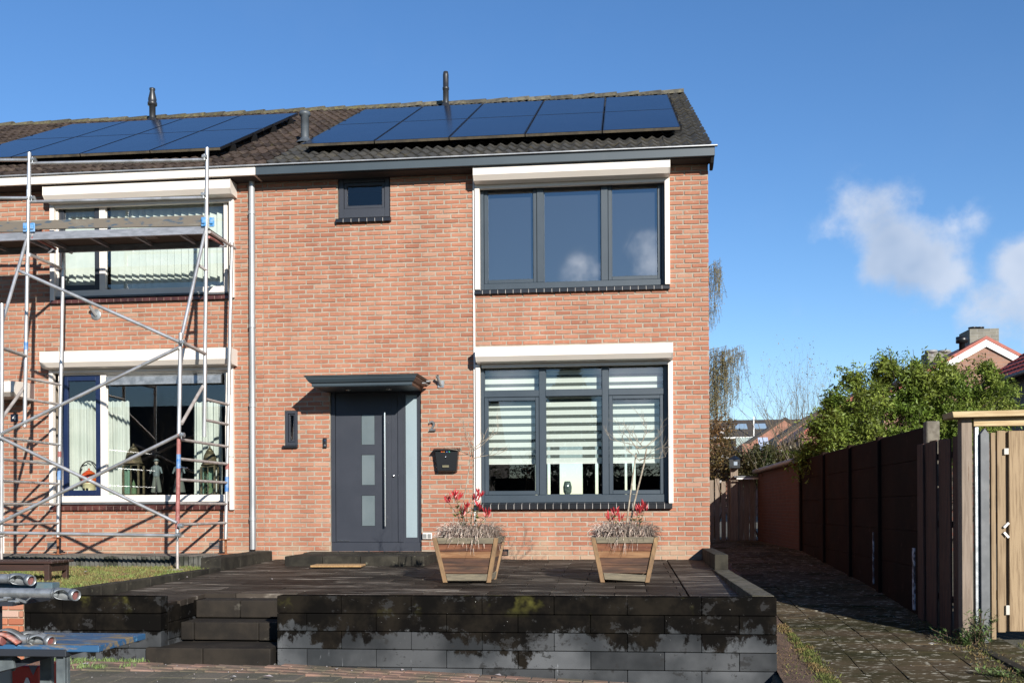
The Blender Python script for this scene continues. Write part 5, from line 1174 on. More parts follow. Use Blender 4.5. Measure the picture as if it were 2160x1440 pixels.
# ------------------------------------------------------------------ bench on lawn, trestle with tubes
bh = thing('garden_bench', 'low dark brown wooden garden bench on the lawn, left edge', 'bench', (-6.3, -4.1, 0))
a = aZ(106, 1225, -.02); yb = a.y; q0 = aY(112, 1183, yb); sw = q0.z
mb = MB(); xr = q0.x
for k in range(4): mb.box(xr - 1.5, xr, yb - .02 + k * .105, yb + .08 + k * .105, sw - .025, sw)
mb.build('seat', BROWN, bh, bev=.004)
mb = MB(); mb.box(xr - 1.44, xr - .09, yb + .01, yb + .035, sw - .10, sw - .026); mb.build('apron', BROWN, bh); mb = MB(); mb.box(xr - .07, xr - .045, yb + .05, yb + .33, sw - .11, sw - .026); mb.build('apron', BROWN, bh)
for x in (xr - .10, xr - 1.45):
    for y in (yb, yb + .33): mb = MB(); mb.box(x, x + .055, y, y + .05, -.04, sw - .026); mb.build('leg', BROWN, bh, bev=.003)
TY = -8.55; tr = thing('trestle', 'grey blue folding metal trestle carrying a blue plank, bottom left corner', 'trestle', (-3.2, TY, gz(-3, -8.5)))
BM = M('trestle_paint', (.17, .20, .21), col2=(.10, .12, .13), scale=10, rough=.5, metal=.2, col3=(.3, .32, .32), s3=14, r3=(.6, .7)); BMD = M('trestle_dark', (.03, .035, .045), rough=.4)
zg = gz(-3, -8.5)
def A_(px, py, dy=0): return aY(px, py, TY + dy)
a = A_(118, 1378); b = A_(142, 1378); mb = MB(); mb.box(a.x, b.x, TY, TY + .03, zg, a.z); mb.box(b.x - .006, b.x, TY - .03, TY, zg, a.z); mb.build('leg', BM, tr, bev=.002)
a = A_(84, 1382, .45); b = A_(108, 1382, .45); mb = MB(); mb.box(a.x, b.x, TY + .45, TY + .48, zg, a.z); mb.build('leg', BM, tr)
mb = MB(); mb.box(-4.3, -4.25, TY, TY + .03, zg, a.z); mb.box(-4.3, -4.25, TY + .45, TY + .48, zg, a.z); mb.build('leg', BM, tr)
mb = MB(); a = A_(-60, 1371, 0); b = A_(147, 1371, 0); mb.box(-4.4, b.x, TY - .04, TY + .56, b.z - .03, b.z + .01); mb.build('top_frame', BMD, tr, bev=.004)
mb = MB(); mb.beam(A_(-90, 1437, .1), A_(106, 1379, .1), .02, .035); mb.build('brace', BMD, tr); mb = MB(); mb.beam(A_(-20, 1365, .2), A_(36, 1402, .2), .02, .075); mb.build('brace', BM, tr); mb = MB(); mb.beam(A_(-60, 1418, .05), A_(30, 1396, .05), .015, .06); mb.build('brace', BM, tr)
BP = M('blue_plank', (.022, .10, .22), col2=(.24, .18, .10), scale=5, ramp=(.50, .60), rough=.65, stretch=(.9, 2.5, 3), col3=(.10, .30, .5), s3=9, r3=(.6, .66), bump=.2)
zt_ = A_(200, 1364, -.04).z; zl = A_(200, 1373, -.04).z; xr_ = A_(206, 1368, -.04).x
mb = MB(); zp = A_(100, 1360, 0).z; mb.obox(((xr_ - 4.6) / 2, TY + .24, (zt_ + zl) / 2), ((xr_ + 4.6) / 2, 0, -.0), (0, .27, .0), (0, 0, max(.018, (zt_ - zl) / 2))); print('plank', zt_, zl, xr_)
tag(mb.build('blue_plank', BP, bev=.004), 'worn blue painted plank lying on the trestle, bottom left', 'plank')
zpl = zt_ + .001
def bigtube(lab, pxe, py, dy, r=.027, z=None, lean=0):
    e = A_(pxe, py, dy); zc = e.z if z is None else z; t = thing('brace_tube', lab, 'scaffold tube', (e.x, TY + dy, zc), 'galvanised scaffold tubes stacked at the bottom left')
    y = TY + dy; x1 = e.x - .13; mb = MB(); mb.tube((-4.6, y + lean, zc + .012), (x1, y, zc), r, n=20); mb.build('tube', GAL, t)
    mb = MB(); mb.tube((x1, y, zc), (x1 + .012, y, zc), r * 1.12, n=20); n_ = 20
    # hooked claw: half open shell bending round
    vs = []; K = 10; NA = 12
    for k in range(K + 1):
        s = k / K; x = x1 + .012 + s * .105; op = math.radians(355 - 120 * math.sin(math.pi * min(1, s * 1.05)) ** .7); rr = r * (1.14 + .10 * math.sin(math.pi * s))
        for i in range(NA):
            an = op * (i / (NA - 1) - .5) + math.radians(15)
            vs.append((x, y + rr * math.cos(an), zc + rr * math.sin(an) - .008 * s * s))
    mb.add(vs, [(k * NA + i, k * NA + i + 1, k * NA + NA + 1 + i, k * NA + NA + i) for k in range(K) for i in range(NA - 1)], 0, True)
    mb.lathe([(r * .9, 0), (r * .6, .003)], (0, 0, 0), 4) if False else None
    mb.tube((x1 + .108, y, zc - .006), (x1 + .138, y - .012, zc - .010), r * 1.2, r * 1.1, n=16, cap=False)
    o = mb.build('claw', GAL, t); o.modifiers.new('s', 'SOLIDIFY').thickness = .004
    mb = MB(); mb.tube((x1 + .118, y, zc - .009), (x1 + .124, y, zc - .010), r * .88, n=14); mb.build('red_plug', REDP, t)
bigtube('thick galvanised tube with claw end, longer one of the upper pair', 161, 1251, -.02); bigtube('galvanised tube with claw end lying highest at the left edge', 67, 1220, .16)
bigtube('short visible galvanised tube with open claw lying on the blue plank', 109, 1352, .02, z=zpl + .029); bigtube('galvanised tube lying on the blue plank behind the other claw', 92, 1338, .13, z=zpl + .029)
# rack that carries the upper tubes (outside the left edge) and bits between
rk = thing('tube_rack', 'dark rack with blue bars under the upper tubes, left edge', 'rack', (-3.6, TY, zpl)); mb = MB(); z2 = A_(30, 1262, 0).z
mb.box(-4.2, A_(40, 1260).x, TY - .06, TY + .3, z2 - .035, z2 - .012); mb.build('shelf', BMD, rk)
for x in (-4.15, -3.45): mb = MB(); mb.box(x, x + .04, TY + .02, TY + .06, zpl, z2 - .036); mb.build('upright', BMD, rk)
a = A_(116, 1228, .25); mb = MB(); mb.box(-4.5, a.x, TY + .22, TY + .30, z2 + .01, a.z); mb.build('bar', M('teal_bar', (.05, .13, .18), col2=(.12, .16, .17), scale=9, rough=.7), rk, bev=.003)
mb = MB(); 
for px, py, w in ((5, 1262, .03), (17, 1258, .02), (30, 1266, .03)): c = A_(px, py, -.03); mb.tube(c - Vector((w, 0, .008)), c + Vector((w, 0, -.004)), .012, .009, n=8)
c = A_(62, 1262, -.03); mb.beam(A_(57, 1266, -.03), A_(67, 1258, -.03), .01, .006); mb.beam(A_(34, 1262, -.03), A_(56, 1269, -.03), .012, .012); mb.build('coupler_hooks', GAL, rk)
# red bracket claw and red case
rc = thing('red_lined_claw', 'curved grey claw bracket with red inside on the blue plank', 'bracket', A_(20, 1340)); mb = MB(); K = 12; vs = []
for k in range(K + 1):
    s = k / K; p = A_(-25 + 68 * s, 1330 + 6 * s, -.03); zz = zpl + .055 + .022 * math.sin(math.pi * s * 1.1) - .03 * s * s
    for j in (0, 1): vs.append((p.x, TY - .06 + .05 * j, zz + .004 * j))
mb.add(vs, [(2 * k, 2 * k + 2, 2 * k + 3, 2 * k + 1) for k in range(K)], 0, True); o = mb.build('claw', M('red_inside', (.40, .12, .08), col2=(.5, .3, .26), scale=30, rough=.5), rc); o.modifiers.new('s', 'SOLIDIFY').thickness = .012
mb = MB(); vs2 = [(x, y + .055, z + .012) for x, y, z in vs]; mb.add(vs2, [(2 * k, 2 * k + 2, 2 * k + 3, 2 * k + 1) for k in range(K)], 0, True); o = mb.build('outer_shell', GAL, rc); o.modifiers.new('s', 'SOLIDIFY').thickness = .006
mb = MB(); mb.tube(A_(-30, 1345, -.03), A_(8, 1349, -.03), .03, n=12); mb.build('end_tube', REDP, rc)
YR = TY + .75; cs_ = thing('red_case', 'glossy red case with white letter A under the trestle', 'case', aY(52, 1440, YR)); RG = M('glossy_red', (.55, .004, .006), rough=.18, coat=.6)
a = aY(24, 1402, YR); b = aY(84, 1440, YR); mb = MB(); mb.box(a.x, b.x, YR, YR + .2, zg, a.z); mb.build('body', RG, cs_, bev=.012, seg=3)
mb = MB(); mb.box(aY(-30, 1410, YR).x, a.x - .004, YR + .01, YR + .2, zg, aY(10, 1406, YR).z); mb.build('side_panel', M('case_grey', (.42, .42, .40), rough=.4), cs_, bev=.02, seg=3)
mb = MB(); p, q, r = aY(60, 1402, YR - .004), aY(80, 1402, YR - .004), aY(70, 1424, YR - .004); mb.add([p, q, r], [(0, 2, 1)]); mb.build('grey_triangle', M('tri_grey', (.16, .16, .20), rough=.4), cs_)
c = aY(58, 1440, YR); text('A', .07, WHT2, (c.x, YR - .004, c.z + .005), 'letter', .002, cs_, bold=.004)

# ------------------------------------------------------------------ plants near kerb bottom right
def weed(cx, cy, zg_, n, hh, spread, lab, mat=GRNL):
    t = thing('weed_plant', lab, 'weed', (cx, cy, zg_)); S = MB(); G = MB()
    for i in range(n):
        a_ = rnd.uniform(0, 6.283); top = Vector((cx + math.cos(a_) * spread * rnd.random(), cy + math.sin(a_) * spread * rnd.random(), zg_ + hh * rnd.uniform(.35, 1))); b = Vector((cx + rnd.uniform(-.5, .5) * spread, cy + rnd.uniform(-.04, .04), zg_)); S.path([b, b.lerp(top, .5) + Vector((0, 0, .01)), top], [.003, .002, .0015], 5)
        for k in range(rnd.randint(12, 20)):
            q = rnd.uniform(0, 6.283); c = b.lerp(top, rnd.uniform(.25, 1)); G.add(leafquad(c, Vector((math.cos(q), math.sin(q), rnd.uniform(0, .9))), Vector((0, 0, 1)), rnd.uniform(.03, .07), .008), [(0, 1, 2, 3)])
    S.build('stem', STM, t); G.build('leaves', mat, t)
WG = M('weed_leaf', (.17, .28, .08), col2=(.25, .33, .12), scale=20, rough=.5, island=.4, trans=.25); WGD = M('weed_leaf_dark', (.09, .17, .05), col2=(.15, .24, .07), scale=20, rough=.45, island=.4, trans=.2)
c = aZ(2070, 1365, -.56); weed(c.x, c.y, c.z, 30, .40, .20, 'upright pale green weed at the foot of the gate posts', WG)
c = aZ(2025, 1372, -.60); weed(c.x, c.y, c.z, 34, .20, .28, 'low dark green weed spreading over the edging kerb', WGD)
c = aZ(2110, 1432, -.66); weed(c.x, c.y, c.z, 14, .10, .25, 'low grassy weed at the bottom right corner', WG)
c = aZ(2128, 1432, -.62)
mossp = [(1.60 - abs(nr.normal(0, .05)), y, 0) for y in nr.uniform(-6.4, -3.6, 2400)] + [(1.27 + nr.uniform(0, .3), y, 0) for y in nr.uniform(-6.4, -3.6, 350)]; mossp = [(x, y, gz(1.3, y) + .03) for x, y, _ in mossp] + [(1.62 + nr.normal(0, .03), y, gz(1.3, y) + .015) for y in nr.uniform(-6.4, -4.5, 1500)] + [(3.05 + nr.normal(0, .10), y, gz(1.3, y) + .01) for y in nr.uniform(-6.2, -3.2, 1500)]
blades('moss_edge', mossp, .006, .030, .004, M('moss_blade', (.10, .12, .02), col2=(.20, .13, .05), scale=6, rough=.9, island=.5, ramp=(.45, .6)), 'moss and short grass along both edges of the alley path', 'moss', lean=1.2)
gp = [(x, y, gz(3, y) + .01) for x, y in zip(nr.uniform(3.45, 5.5, 3500), nr.uniform(-5.6, -4.4, 3500))]
blades('verge_grass', gp, .01, .05, .004, GRS, 'rough grass on the verge before the wooden gate', 'grass', lean=1.0)
wp = [(x, -5.455 - abs(nr.normal(0, .02)), gz(x, -5.5) + .0) for x in nr.uniform(-5.1, -3.95, 500)] + [(x + nr.normal(0, .03), y + nr.normal(0, .03), gz(x, y) + .004) for x, y in [(-4.62, -5.62), (-4.45, -5.8), (-4.3, -5.82), (-4.1, -5.75), (-4.8, -5.9)] for _ in range(60)]
blades('joint_weeds', wp, .012, .05, .004, WG, 'tiny green weeds in the joints at the foot of the low block wall', 'weeds', lean=.9)
# petals and scraps
PET = M('petal', (.80, .62, .62), col2=(.8, .78, .74), scale=30, rough=.6); V = []; Fq = []
def petal(x, y, z, s=.022):
    k = len(V); a_ = rnd.uniform(0, 6.28); dx, dy = math.cos(a_) * s, math.sin(a_) * s; V.extend([(x - dx, y - dy, z + .004), (x + dy * .5, y - dx * .5, z + .012), (x + dx, y + dy, z + .006), (x - dy * .5, y + dx * .5, z + .014)]); Fq.append((k, k + 1, k + 2, k + 3))
for px, py, z, s in ((155, 1392, -.6, .06), (180, 1403, -.6, .06), (565, 1430, -.6, .05), (492, 1431, -.6, .03), (710, 1414, -.62, .03), (1050, 1427, -.66, .045), (182, 1208, -.02, .03), (180, 1212, -.02, .025), (572, 1224, -.05, .03), (378, 1224, -.05, .02), (395, 1220, -.05, .015), (1516, 1226, -.05, .012), (428, 1297, -.28, .012), (1728, 1418, -.65, .045), (1966, 1361, -.52, .035), (1722, 1390, -.62, .02), (1658, 1432, -.7, .02), (850, 1416, -.65, .03)):
    c = aZ(px, py, z); petal(c.x, c.y, c.z + .012, s)
for i in range(170): x = rnd.uniform(-5, 3.1); y = rnd.uniform(-6.6, -5.5) if x < 1.2 else rnd.uniform(-6.4, -3); petal(x, y, gz(x, y) + .012, rnd.uniform(.004, .011))
for i in range(90): x = rnd.uniform(-4.8, 1); y = rnd.uniform(-5.2, -.5); 
tag(fastmesh('petals', np.array(V), np.array(Fq), PET), 'fallen pale pink petals scattered over street, path and terrace', 'petals', None, 'stuff')
# ------------------------------------------------------------------ vegetation
def leafmesh(name, P, size, mat, parent=None, droop=0.0, aspect=.38, size_var=.4):
    P = np.asarray(P); n = len(P); d = nr.normal(size=(n, 3)); d[:, 2] -= droop; d /= np.linalg.norm(d, axis=1)[:, None]
    r_ = nr.normal(size=(n, 3)); s = np.cross(d, r_); s /= np.linalg.norm(s, axis=1)[:, None]; nn = np.cross(s, d)
    L = size * nr.uniform(1 - size_var, 1 + size_var, n)[:, None]
    V = np.stack([P, P + d * L * .45 + s * L * aspect * .5 + nn * L * .08, P + d * L, P + d * L * .45 - s * L * aspect * .5 + nn * L * .08], 1)
    return fastmesh(name, V.reshape(-1, 3), np.arange(4 * n).reshape(n, 4), mat, parent)
def limbs(mb, p, d, L, r, dep, ends, spread=.8, up=.15, n=5):
    pts = [p]; q = p; dd = d.copy(); rs = [r]
    for k in range(4):
        dd = (dd + Vector((rnd.gauss(0, .14), rnd.gauss(0, .14), rnd.gauss(up * .3, .08)))).normalized(); q = q + dd * L / 4; pts.append(q); rs.append(r * (1 - .16 * (k + 1)))
    mb.path(pts, rs, n)
    if dep == 0: ends.append(pts)
    else:
        for k in (2, 3, 4, 4):
            nd = (dd + Vector((rnd.gauss(0, spread), rnd.gauss(0, spread), rnd.gauss(up, spread * .5)))).normalized(); limbs(mb, pts[k], nd, L * rnd.uniform(.55, .75), rs[k] * .65, dep - 1, ends, spread, up, max(3, n - 1))
TRK = M('dark_bark', (.09, .07, .05), col2=(.05, .04, .03), scale=12, rough=.95, bump=.5)
EVG = M('evergreen_leaf', (.13, .205, .028), col2=(.27, .33, .06), scale=1.6, rough=.5, spec=.25, island=.5, trans=.3, col3=(.15, .09, .025), s3=2.4, r3=(.62, .72))
# large evergreen shrub behind the fence
t = thing('evergreen_shrub', 'large glossy evergreen shrub rising above the alley fence', 'shrub', (5.0, 3.4, -.2))
mb = MB(); ends = []
for i in range(8):
    a_ = i * .8; limbs(mb, Vector((5.0 + .2 * math.cos(a_), 3.4 + .2 * math.sin(a_), -.2)), Vector((math.cos(a_) * .55, math.sin(a_) * .45, 1)).normalized(), 1.5, .045, 2, ends)
mb.build('trunk', TRK, t)
def shrub_pts(lumps, n, per):
    out = []
    tot = sum(l[3] ** 2 for l in lumps)
    for x, y, z, r in lumps:
        m_ = int(n * r * r / tot)
        for _ in range(m_):
            d = nr.normal(size=3); d /= np.linalg.norm(d); rr = r * (nr.uniform(.25, 1) ** .45) * (1 + .12 * math.sin(7 * d[0] + 5 * d[2]) + .08 * nr.normal())
            c = np.array([x, y, z]) + d * rr
            out.append(c + nr.normal(0, .055, (per, 3)))
    return np.concatenate(out)
def sprays(path_pts, n, out):
    # leafy shoots: leaves set along many short arching twigs
    for _ in range(n):
        c = rnd.choice(path_pts); 
        d = Vector((rnd.gauss(0, 1), rnd.gauss(0, 1) - .2, rnd.gauss(.35, .8))).normalized(); L = rnd.uniform(.12, .34); q = Vector(c)
        for k in range(9):
            s_ = k / 8; p = q + d * L * s_ + Vector((0, 0, -.10 * s_ * s_)); 
            for _ in range(2): out.append([p.x + rnd.gauss(0, .022), p.y + rnd.gauss(0, .022), p.z + rnd.gauss(0, .018)])
sp = [(1765, 850, .22), (1800, 805, .20), (1835, 850, .34), (1870, 795, .22), (1905, 850, .36), (1925, 790, .20), (1960, 800, .28), (1955, 865, .36), (2008, 810, .28), (2005, 875, .32), (2055, 835, .24), (2045, 885, .26), (1775, 905, .30), (1835, 930, .36), (1905, 930, .36), (1975, 930, .36), (2035, 930, .30), (1745, 940, .20), (1985, 775, .12), (1868, 765, .10), (2090, 800, .10), (2110, 835, .14), (2125, 870, .16), (2075, 775, .07), (2090, 880, .2), (1750, 880, .16), (1725, 905, .10), (1700, 955, .16), (1745, 975, .22)]
C_ = []
for px, py, r in sp:
    for dy in ((-.55, 0, .55) if r > .25 else (-.2, .2)):
        c = aY(px, py, 3.4 + dy + rnd.uniform(-.3, .3))
        for _ in range(int(90 * r) + 4):
            d = Vector((rnd.gauss(0, 1), rnd.gauss(0, 1), rnd.gauss(0, 1))).normalized(); C_.append(c + d * r * rnd.uniform(.3, 1.05))
OUT = []; sprays(C_, 4600, OUT)
for px, py in ((1793, 775), (1818, 770), (1868, 748), (1905, 752), (1915, 738), (1950, 733), (1750, 812), (1742, 835), (1990, 742), (2070, 765), (2080, 778), (2140, 812), (2135, 795), (1884, 745), (1765, 812), (1735, 870), (1846, 772), (1715, 895)):
    c = aY(px, py, 3.4 + rnd.uniform(-.4, .4)); b_ = c - Vector((rnd.uniform(-.1, .1), 0, .32))
    for k in range(34): q = b_.lerp(c, rnd.random() ** .7); OUT.append([q.x + rnd.gauss(0, .03), q.y + rnd.gauss(0, .03), q.z + rnd.gauss(0, .02)])
leafmesh('crown', OUT, .062, EVG, t, .25, .32, .55)
mb = MB(); 
for _ in range(60):
    c = rnd.choice(C_); o_ = Vector((4.9 + rnd.uniform(-.5, .5), 3.4, .9)); mid = o_.lerp(c, .55) + Vector((rnd.gauss(0, .1), rnd.gauss(0, .1), .05)); mb.path([o_, mid, c + (c - o_).normalized() * rnd.uniform(.05, .3)], [.016, .009, .003], 4)
mb.build('branches', TRK, t)
# weeping birch behind the house
t = thing('weeping_birch', 'weeping birch with hanging catkin twigs behind the right corner of house number 2', 'tree', (.9, 15, -.1))
BT = M('birch_twig', (.24, .20, .13), col2=(.15, .115, .08), scale=20, rough=.9); CAT = M('catkin', (.38, .30, .12), col2=(.24, .22, .07), scale=3, rough=.8, island=.4, trans=.3)
mb = MB(); mb.path([Vector((.9, 15, -.1)), Vector((.95, 15, 2.5)), Vector((1.0, 15, 5)), Vector((1.1, 15, 7.6))], [.16, .13, .09, .04], 8)
LF = []; TW = MB()
def strand(p, L):
    q = Vector(p); k = int(L / .14); pts = [q.copy()]; dx, dy = rnd.gauss(0, .10), rnd.gauss(0, .10)
    for i in range(k): q = q + Vector((dx * .14 + rnd.gauss(0, .012), dy * .14 + rnd.gauss(0, .012), -.14)); pts.append(q.copy()); 
    for i in range(k):
        TW.tube(pts[i], pts[i + 1], .0045, .004, 3, cap=False)
        for _ in range(5): u = pts[i].lerp(pts[i + 1], rnd.random()); LF.append([u.x + rnd.gauss(0, .022), u.y + rnd.gauss(0, .022), u.z])
def arch(p0, p1, rise, n, lmin, lmax):
    A0 = Vector(p0); B0 = Vector(p1); pts = []
    for i in range(11):
        s = i / 10; p = A0.lerp(B0, s); p.z += rise * (1 - (1.25 * s - .72) ** 2 / .52) * .5 + rnd.gauss(0, .02); p.y += rnd.gauss(0, .03); pts.append(p)
    mb.path(pts, [.022 * (1 - .085 * i) for i in range(11)], 5)
    for _ in range(n):
        s = rnd.uniform(.1, 1) ** .8; i = min(9, int(s * 10)); strand(pts[i].lerp(pts[i + 1], s * 10 - i) + Vector((rnd.gauss(0, .05), rnd.gauss(0, .15), rnd.gauss(0, .02))), rnd.uniform(lmin, lmax) * (1.1 - .4 * s))
def bx(px, py, dy=0): return aY(px, py, 15 + dy)
for (q0, q1, rise, n, a_, b_) in (((1440, 640), (1514, 556), .3, 60, .8, 2.4), ((1430, 620), (1522, 575), .5, 44, .6, 1.6), ((1440, 700), (1512, 640), .3, 22, .5, 1.2),
    ((1470, 850), (1573, 752), .75, 60, .3, 1.6), ((1460, 800), (1548, 748), .55, 56, .5, 1.7), ((1450, 790), (1530, 742), .6, 56, .6, 1.9), ((1470, 830), (1566, 735), .55, 46, .3, 1.0),
    ((1480, 880), (1562, 800), .5, 44, .4, 1.3), ((1470, 860), (1540, 790), .5, 44, .4, 1.5), ((1470, 900), (1552, 850), .45, 40, .2, .9), ((1460, 880), (1520, 820), .4, 44, .5, 1.4)):
    dy = rnd.uniform(-.7, .7); arch(bx(*q0, 0), bx(*q1, dy), rise, n, a_, b_)
for a_ in range(7): arch((1.0, 15, 3 + a_ * .5), (1.0 + 1.1 * math.cos(a_ * .9 + 1.9), 15 + 1.1 * math.sin(a_ * .9 + 1.9), 3.6 + a_ * .55), .5, 12, .4, 1.4)
mb.build('trunk', BT, t); TW.build('twigs', BT, t); leafmesh('catkins', LF, .05, CAT, t, 1.2, .26)
# bare shrubby tree, brown leaved shrubs, hedge
BTW = M('bare_twig', (.20, .16, .11), col2=(.12, .10, .07), scale=20, rough=.9)
def baretree(x, y, z, h, lab, nm='bare_tree', leafn=500, mat=None, base=5, dirx=0):
    t = thing(nm, lab, 'tree', (x, y, z)); mb = MB(); ends = []
    for i in range(base): a_ = i * 6.283 / base + .3; limbs(mb, Vector((x, y, z)), Vector((math.cos(a_) * .45 + dirx, math.sin(a_) * .35, 1.1)).normalized(), h * .40, h * .012, 3, ends, .6, .3, 5)
    mb.build('trunk', BTW, t)
    if leafn:
        P_ = [[*(e[rnd.randint(1, 3)].lerp(e[4], rnd.random()) + Vector((rnd.gauss(0, .03), rnd.gauss(0, .03), rnd.gauss(0, .03))))] for _ in range(leafn) for e in [rnd.choice(ends)]]
        leafmesh('leaves', P_, .04, mat or CAT, t)
    return t
c = aY(1700, 1010, 8.5); baretree(c.x, 8.5, .2, 4.3, 'bare twiggy tree with tiny buds left of the big evergreen shrub', leafn=500)
c = aY(1668, 1000, 12); baretree(c.x, 12, -.1, 5.2, 'slim bare tree before the brick gable ends', leafn=250, base=4)
MAG = M('brown_leaf', (.20, .10, .03), col2=(.12, .10, .03), scale=2, rough=.6, island=.5, trans=.25); BLO = M('blossom_white', (.8, .76, .72), rough=.6, trans=.3); DGN = M('dark_hedge_leaf', (.05, .075, .02), col2=(.11, .09, .03), scale=1.4, rough=.5, island=.5, trans=.2)
t = baretree(aY(1505, 1000, 11.5).x, 11.5, -.1, 2.6, 'brown leaved shrub with white blossoms beside the house corner at the alley end', 'flowering_shrub', 0, base=6)
lp = [(aY(px, py, 11.5 + rnd.uniform(-.5, .5)), r) for px, py, r in ((1512, 1000, .5), (1530, 960, .4), (1508, 930, .45), (1545, 985, .35), (1520, 900, .3), (1500, 960, .5), (1560, 1000, .3), (1495, 1030, .4))]
leafmesh('leaves', shrub_pts([(p.x, p.y, p.z, r) for p, r in lp], 1100, 6), .075, MAG, t); P_ = shrub_pts([(p.x, p.y - .1, p.z, r) for p, r in lp], 70, 1); leafmesh('blossoms', P_, .12, BLO, t, 0, .8)
t = thing('hedge_shrub', 'dark green and brown shrub mass above the slat gate at the alley end', 'shrub', (3.6, 10.8, -.1)); mb = MB(); ends = []
for i in range(6): limbs(mb, Vector((2.6 + i * .35, 10.8, -.1)), Vector((rnd.gauss(0, .2), 0, 1)).normalized(), .9, .03, 1, ends)
mb.build('trunk', TRK, t); lp = [(aY(px, py, 10.8 + rnd.uniform(-.3, .3)), r) for px, py, r in ((1570, 985, .35), (1600, 968, .34), (1632, 975, .36), (1665, 968, .34), (1590, 1000, .35), (1640, 995, .38), (1690, 975, .3), (1615, 960, .25), (1575, 1010, .3))]
leafmesh('leaves', shrub_pts([(p.x, p.y, p.z, r) for p, r in lp], 1900, 7), .07, DGN, t)

# ------------------------------------------------------------------ houses behind
PANT = M('red_pantile', (.42, .075, .035), col2=(.30, .05, .025), scale=8, rough=.6, island=.25); WBARGE = M('bargeboard_white', (.85, .84, .82), rough=.5)
def gablehouse(name, lab, apex, slope, hw, Y, depth, zb, wallm, roofm, barge=.0, rt=.18, over=.3):
    h = thing(name, lab, 'house', (apex.x, Y + depth / 2, zb)); ax, az = apex.x, apex.z; ez = az - slope * hw
    mb = MB(); mb.prismY([(ax - hw, zb), (ax + hw, zb), (ax + hw, ez - .25), (ax, az - .25), (ax - hw, ez - .25)], Y, Y + depth); mb.build('wall', wallm, h)
    mb = MB(); o = over
    for s in (-1, 1):
        mb.prismY([(ax, az), (ax + s * (hw + o), az - slope * (hw + o)), (ax + s * (hw + o), az - slope * (hw + o) - rt), (ax, az - rt)][::s], Y - .12, Y + depth)
    rf = mb.build('roof', roofm, h)
    if barge:
        mb = MB()
        for s in (-1, 1): mb.prismY([(ax, az - rt), (ax + s * (hw + o), az - slope * (hw + o) - rt), (ax + s * (hw + o), az - slope * (hw + o) - rt - barge), (ax, az - rt - barge)][::s], Y - .10, Y - .01)
        mb.build('bargeboard', WBARGE, h)
    return h, rf
ap = aY(2079, 709, 31)
h, rf = gablehouse('chimney_house', 'brick gable house with orange tiles, white bargeboard and tall chimney, upper right', ap, .57, 4.2, 31, 9, -.1, brickmat('chimney_house_brick', ((.33, .18, .12), (.27, .14, .10)), (.33, .28, .24), .6, .16), PANT, barge=.30, rt=.15)
GBR = brickmat('grey_chimney_brick', ((.22, .21, .17), (.16, .155, .13)), (.36, .36, .33), .55, .15)
a = aY(2039, 697, 33); b = aY(2100, 735, 33); mb = MB(); mb.box(a.x, b.x, 32.6, 34, b.z - 1.2, a.z); ch = mb.build('chimney', GBR, h); mb = MB()
for px in (2052, 2066): c = aY(px, 693, 33); mb.lathe([(.13, -.3), (.13, 0), (.2, .0), (.2, .06), (0, .06)], (c.x, 33, c.z), 10)
mb.build('chimney_pot', BLK, ch)
c = aY(2029, 718, 31.5); mb = MB(); mb.lathe([(.12, -1.0), (.12, -.02), (.25, 0), (.25, .25), (0, .25)], (c.x, 31.5, c.z - .1), 12); mb.build('vent_pipe', BLK, h)
ap = aY(1978, 752, 40); h, rf = gablehouse('rear_house', 'house with broad brick chimney mostly hidden by the evergreen shrub', ap + Vector((0, 0, -.3)), .5, 4.0, 40, 9, -.1, brickmat('rear_house_brick', ((.30, .17, .12), (.24, .13, .10)), (.3, .27, .24), .6, .16), PANT)
a = aY(1955, 744, 41); b = aY(2006, 770, 41); mb = MB(); mb.box(a.x, b.x, 40.8, 42, b.z - 1, a.z); ch = mb.build('chimney', GBR, h); mb = MB()
for px, mt_ in ((1964, 0), (1992, 1)): c = aY(px, 740, 41); mb.lathe([(.22, -.2), (.22, 0), (.33, .0), (.33, .12), (0, .12)], (c.x, 41, c.z - .1), 10)
mb.build('chimney_pot', M('pot_grey', (.3, .3, .3), rough=.5), ch)
# garden building at the right with red roof
OXX = 8.4; ez = aX(2160, 785, OXX); fz = aX(2060, 820, OXX); print('shed', ez, fz)
h = thing('red_roof_outbuilding', 'dark outbuilding with red pantile roof at the right edge behind the gate', 'outbuilding', (10.5, 6, -.2)); y0, y1 = ez.y - 2.5, fz.y; e = (ez.z + fz.z) / 2
mb = MB(); mb.prismY([(OXX + .25, -.2), (OXX + 4, -.2), (OXX + 4, e + 2.0), (OXX + 3.1, e + 1.95), (OXX + .25, e + .02)], y0 + .1, y1 - .1); mb.build('wall', M('dark_cladding', (.06, .065, .08), col2=(.04, .042, .05), scale=4, rough=.7), h)
mb = MB(); k = 0; L = 0; c33 = math.cos(math.radians(34)); s33 = math.sin(math.radians(34))
y = y0
while y < y1 - .05:
    s = 0
    while s < 3.6:
        vs = []
        for q in range(5):
            hh = .025 * math.sin(math.pi * q / 4)
            for ss, up in ((s, .035), (min(s + .34, 3.7), .012)): vs.append((OXX - .05 + ss * c33 - (hh + up) * s33, y + .2 * q / 4, e + ss * s33 + (hh + up) * c33))
        mb.add(vs, [(2 * q, 2 * q + 1, 2 * q + 3, 2 * q + 2) for q in range(4)]); s += .32
    y += .2
rf = mb.build('roof', M('shed_pantile', (.42, .065, .022), col2=(.26, .035, .016), scale=6, rough=.55, island=.35), h); rf.modifiers.new('s', 'SOLIDIFY').thickness = .012
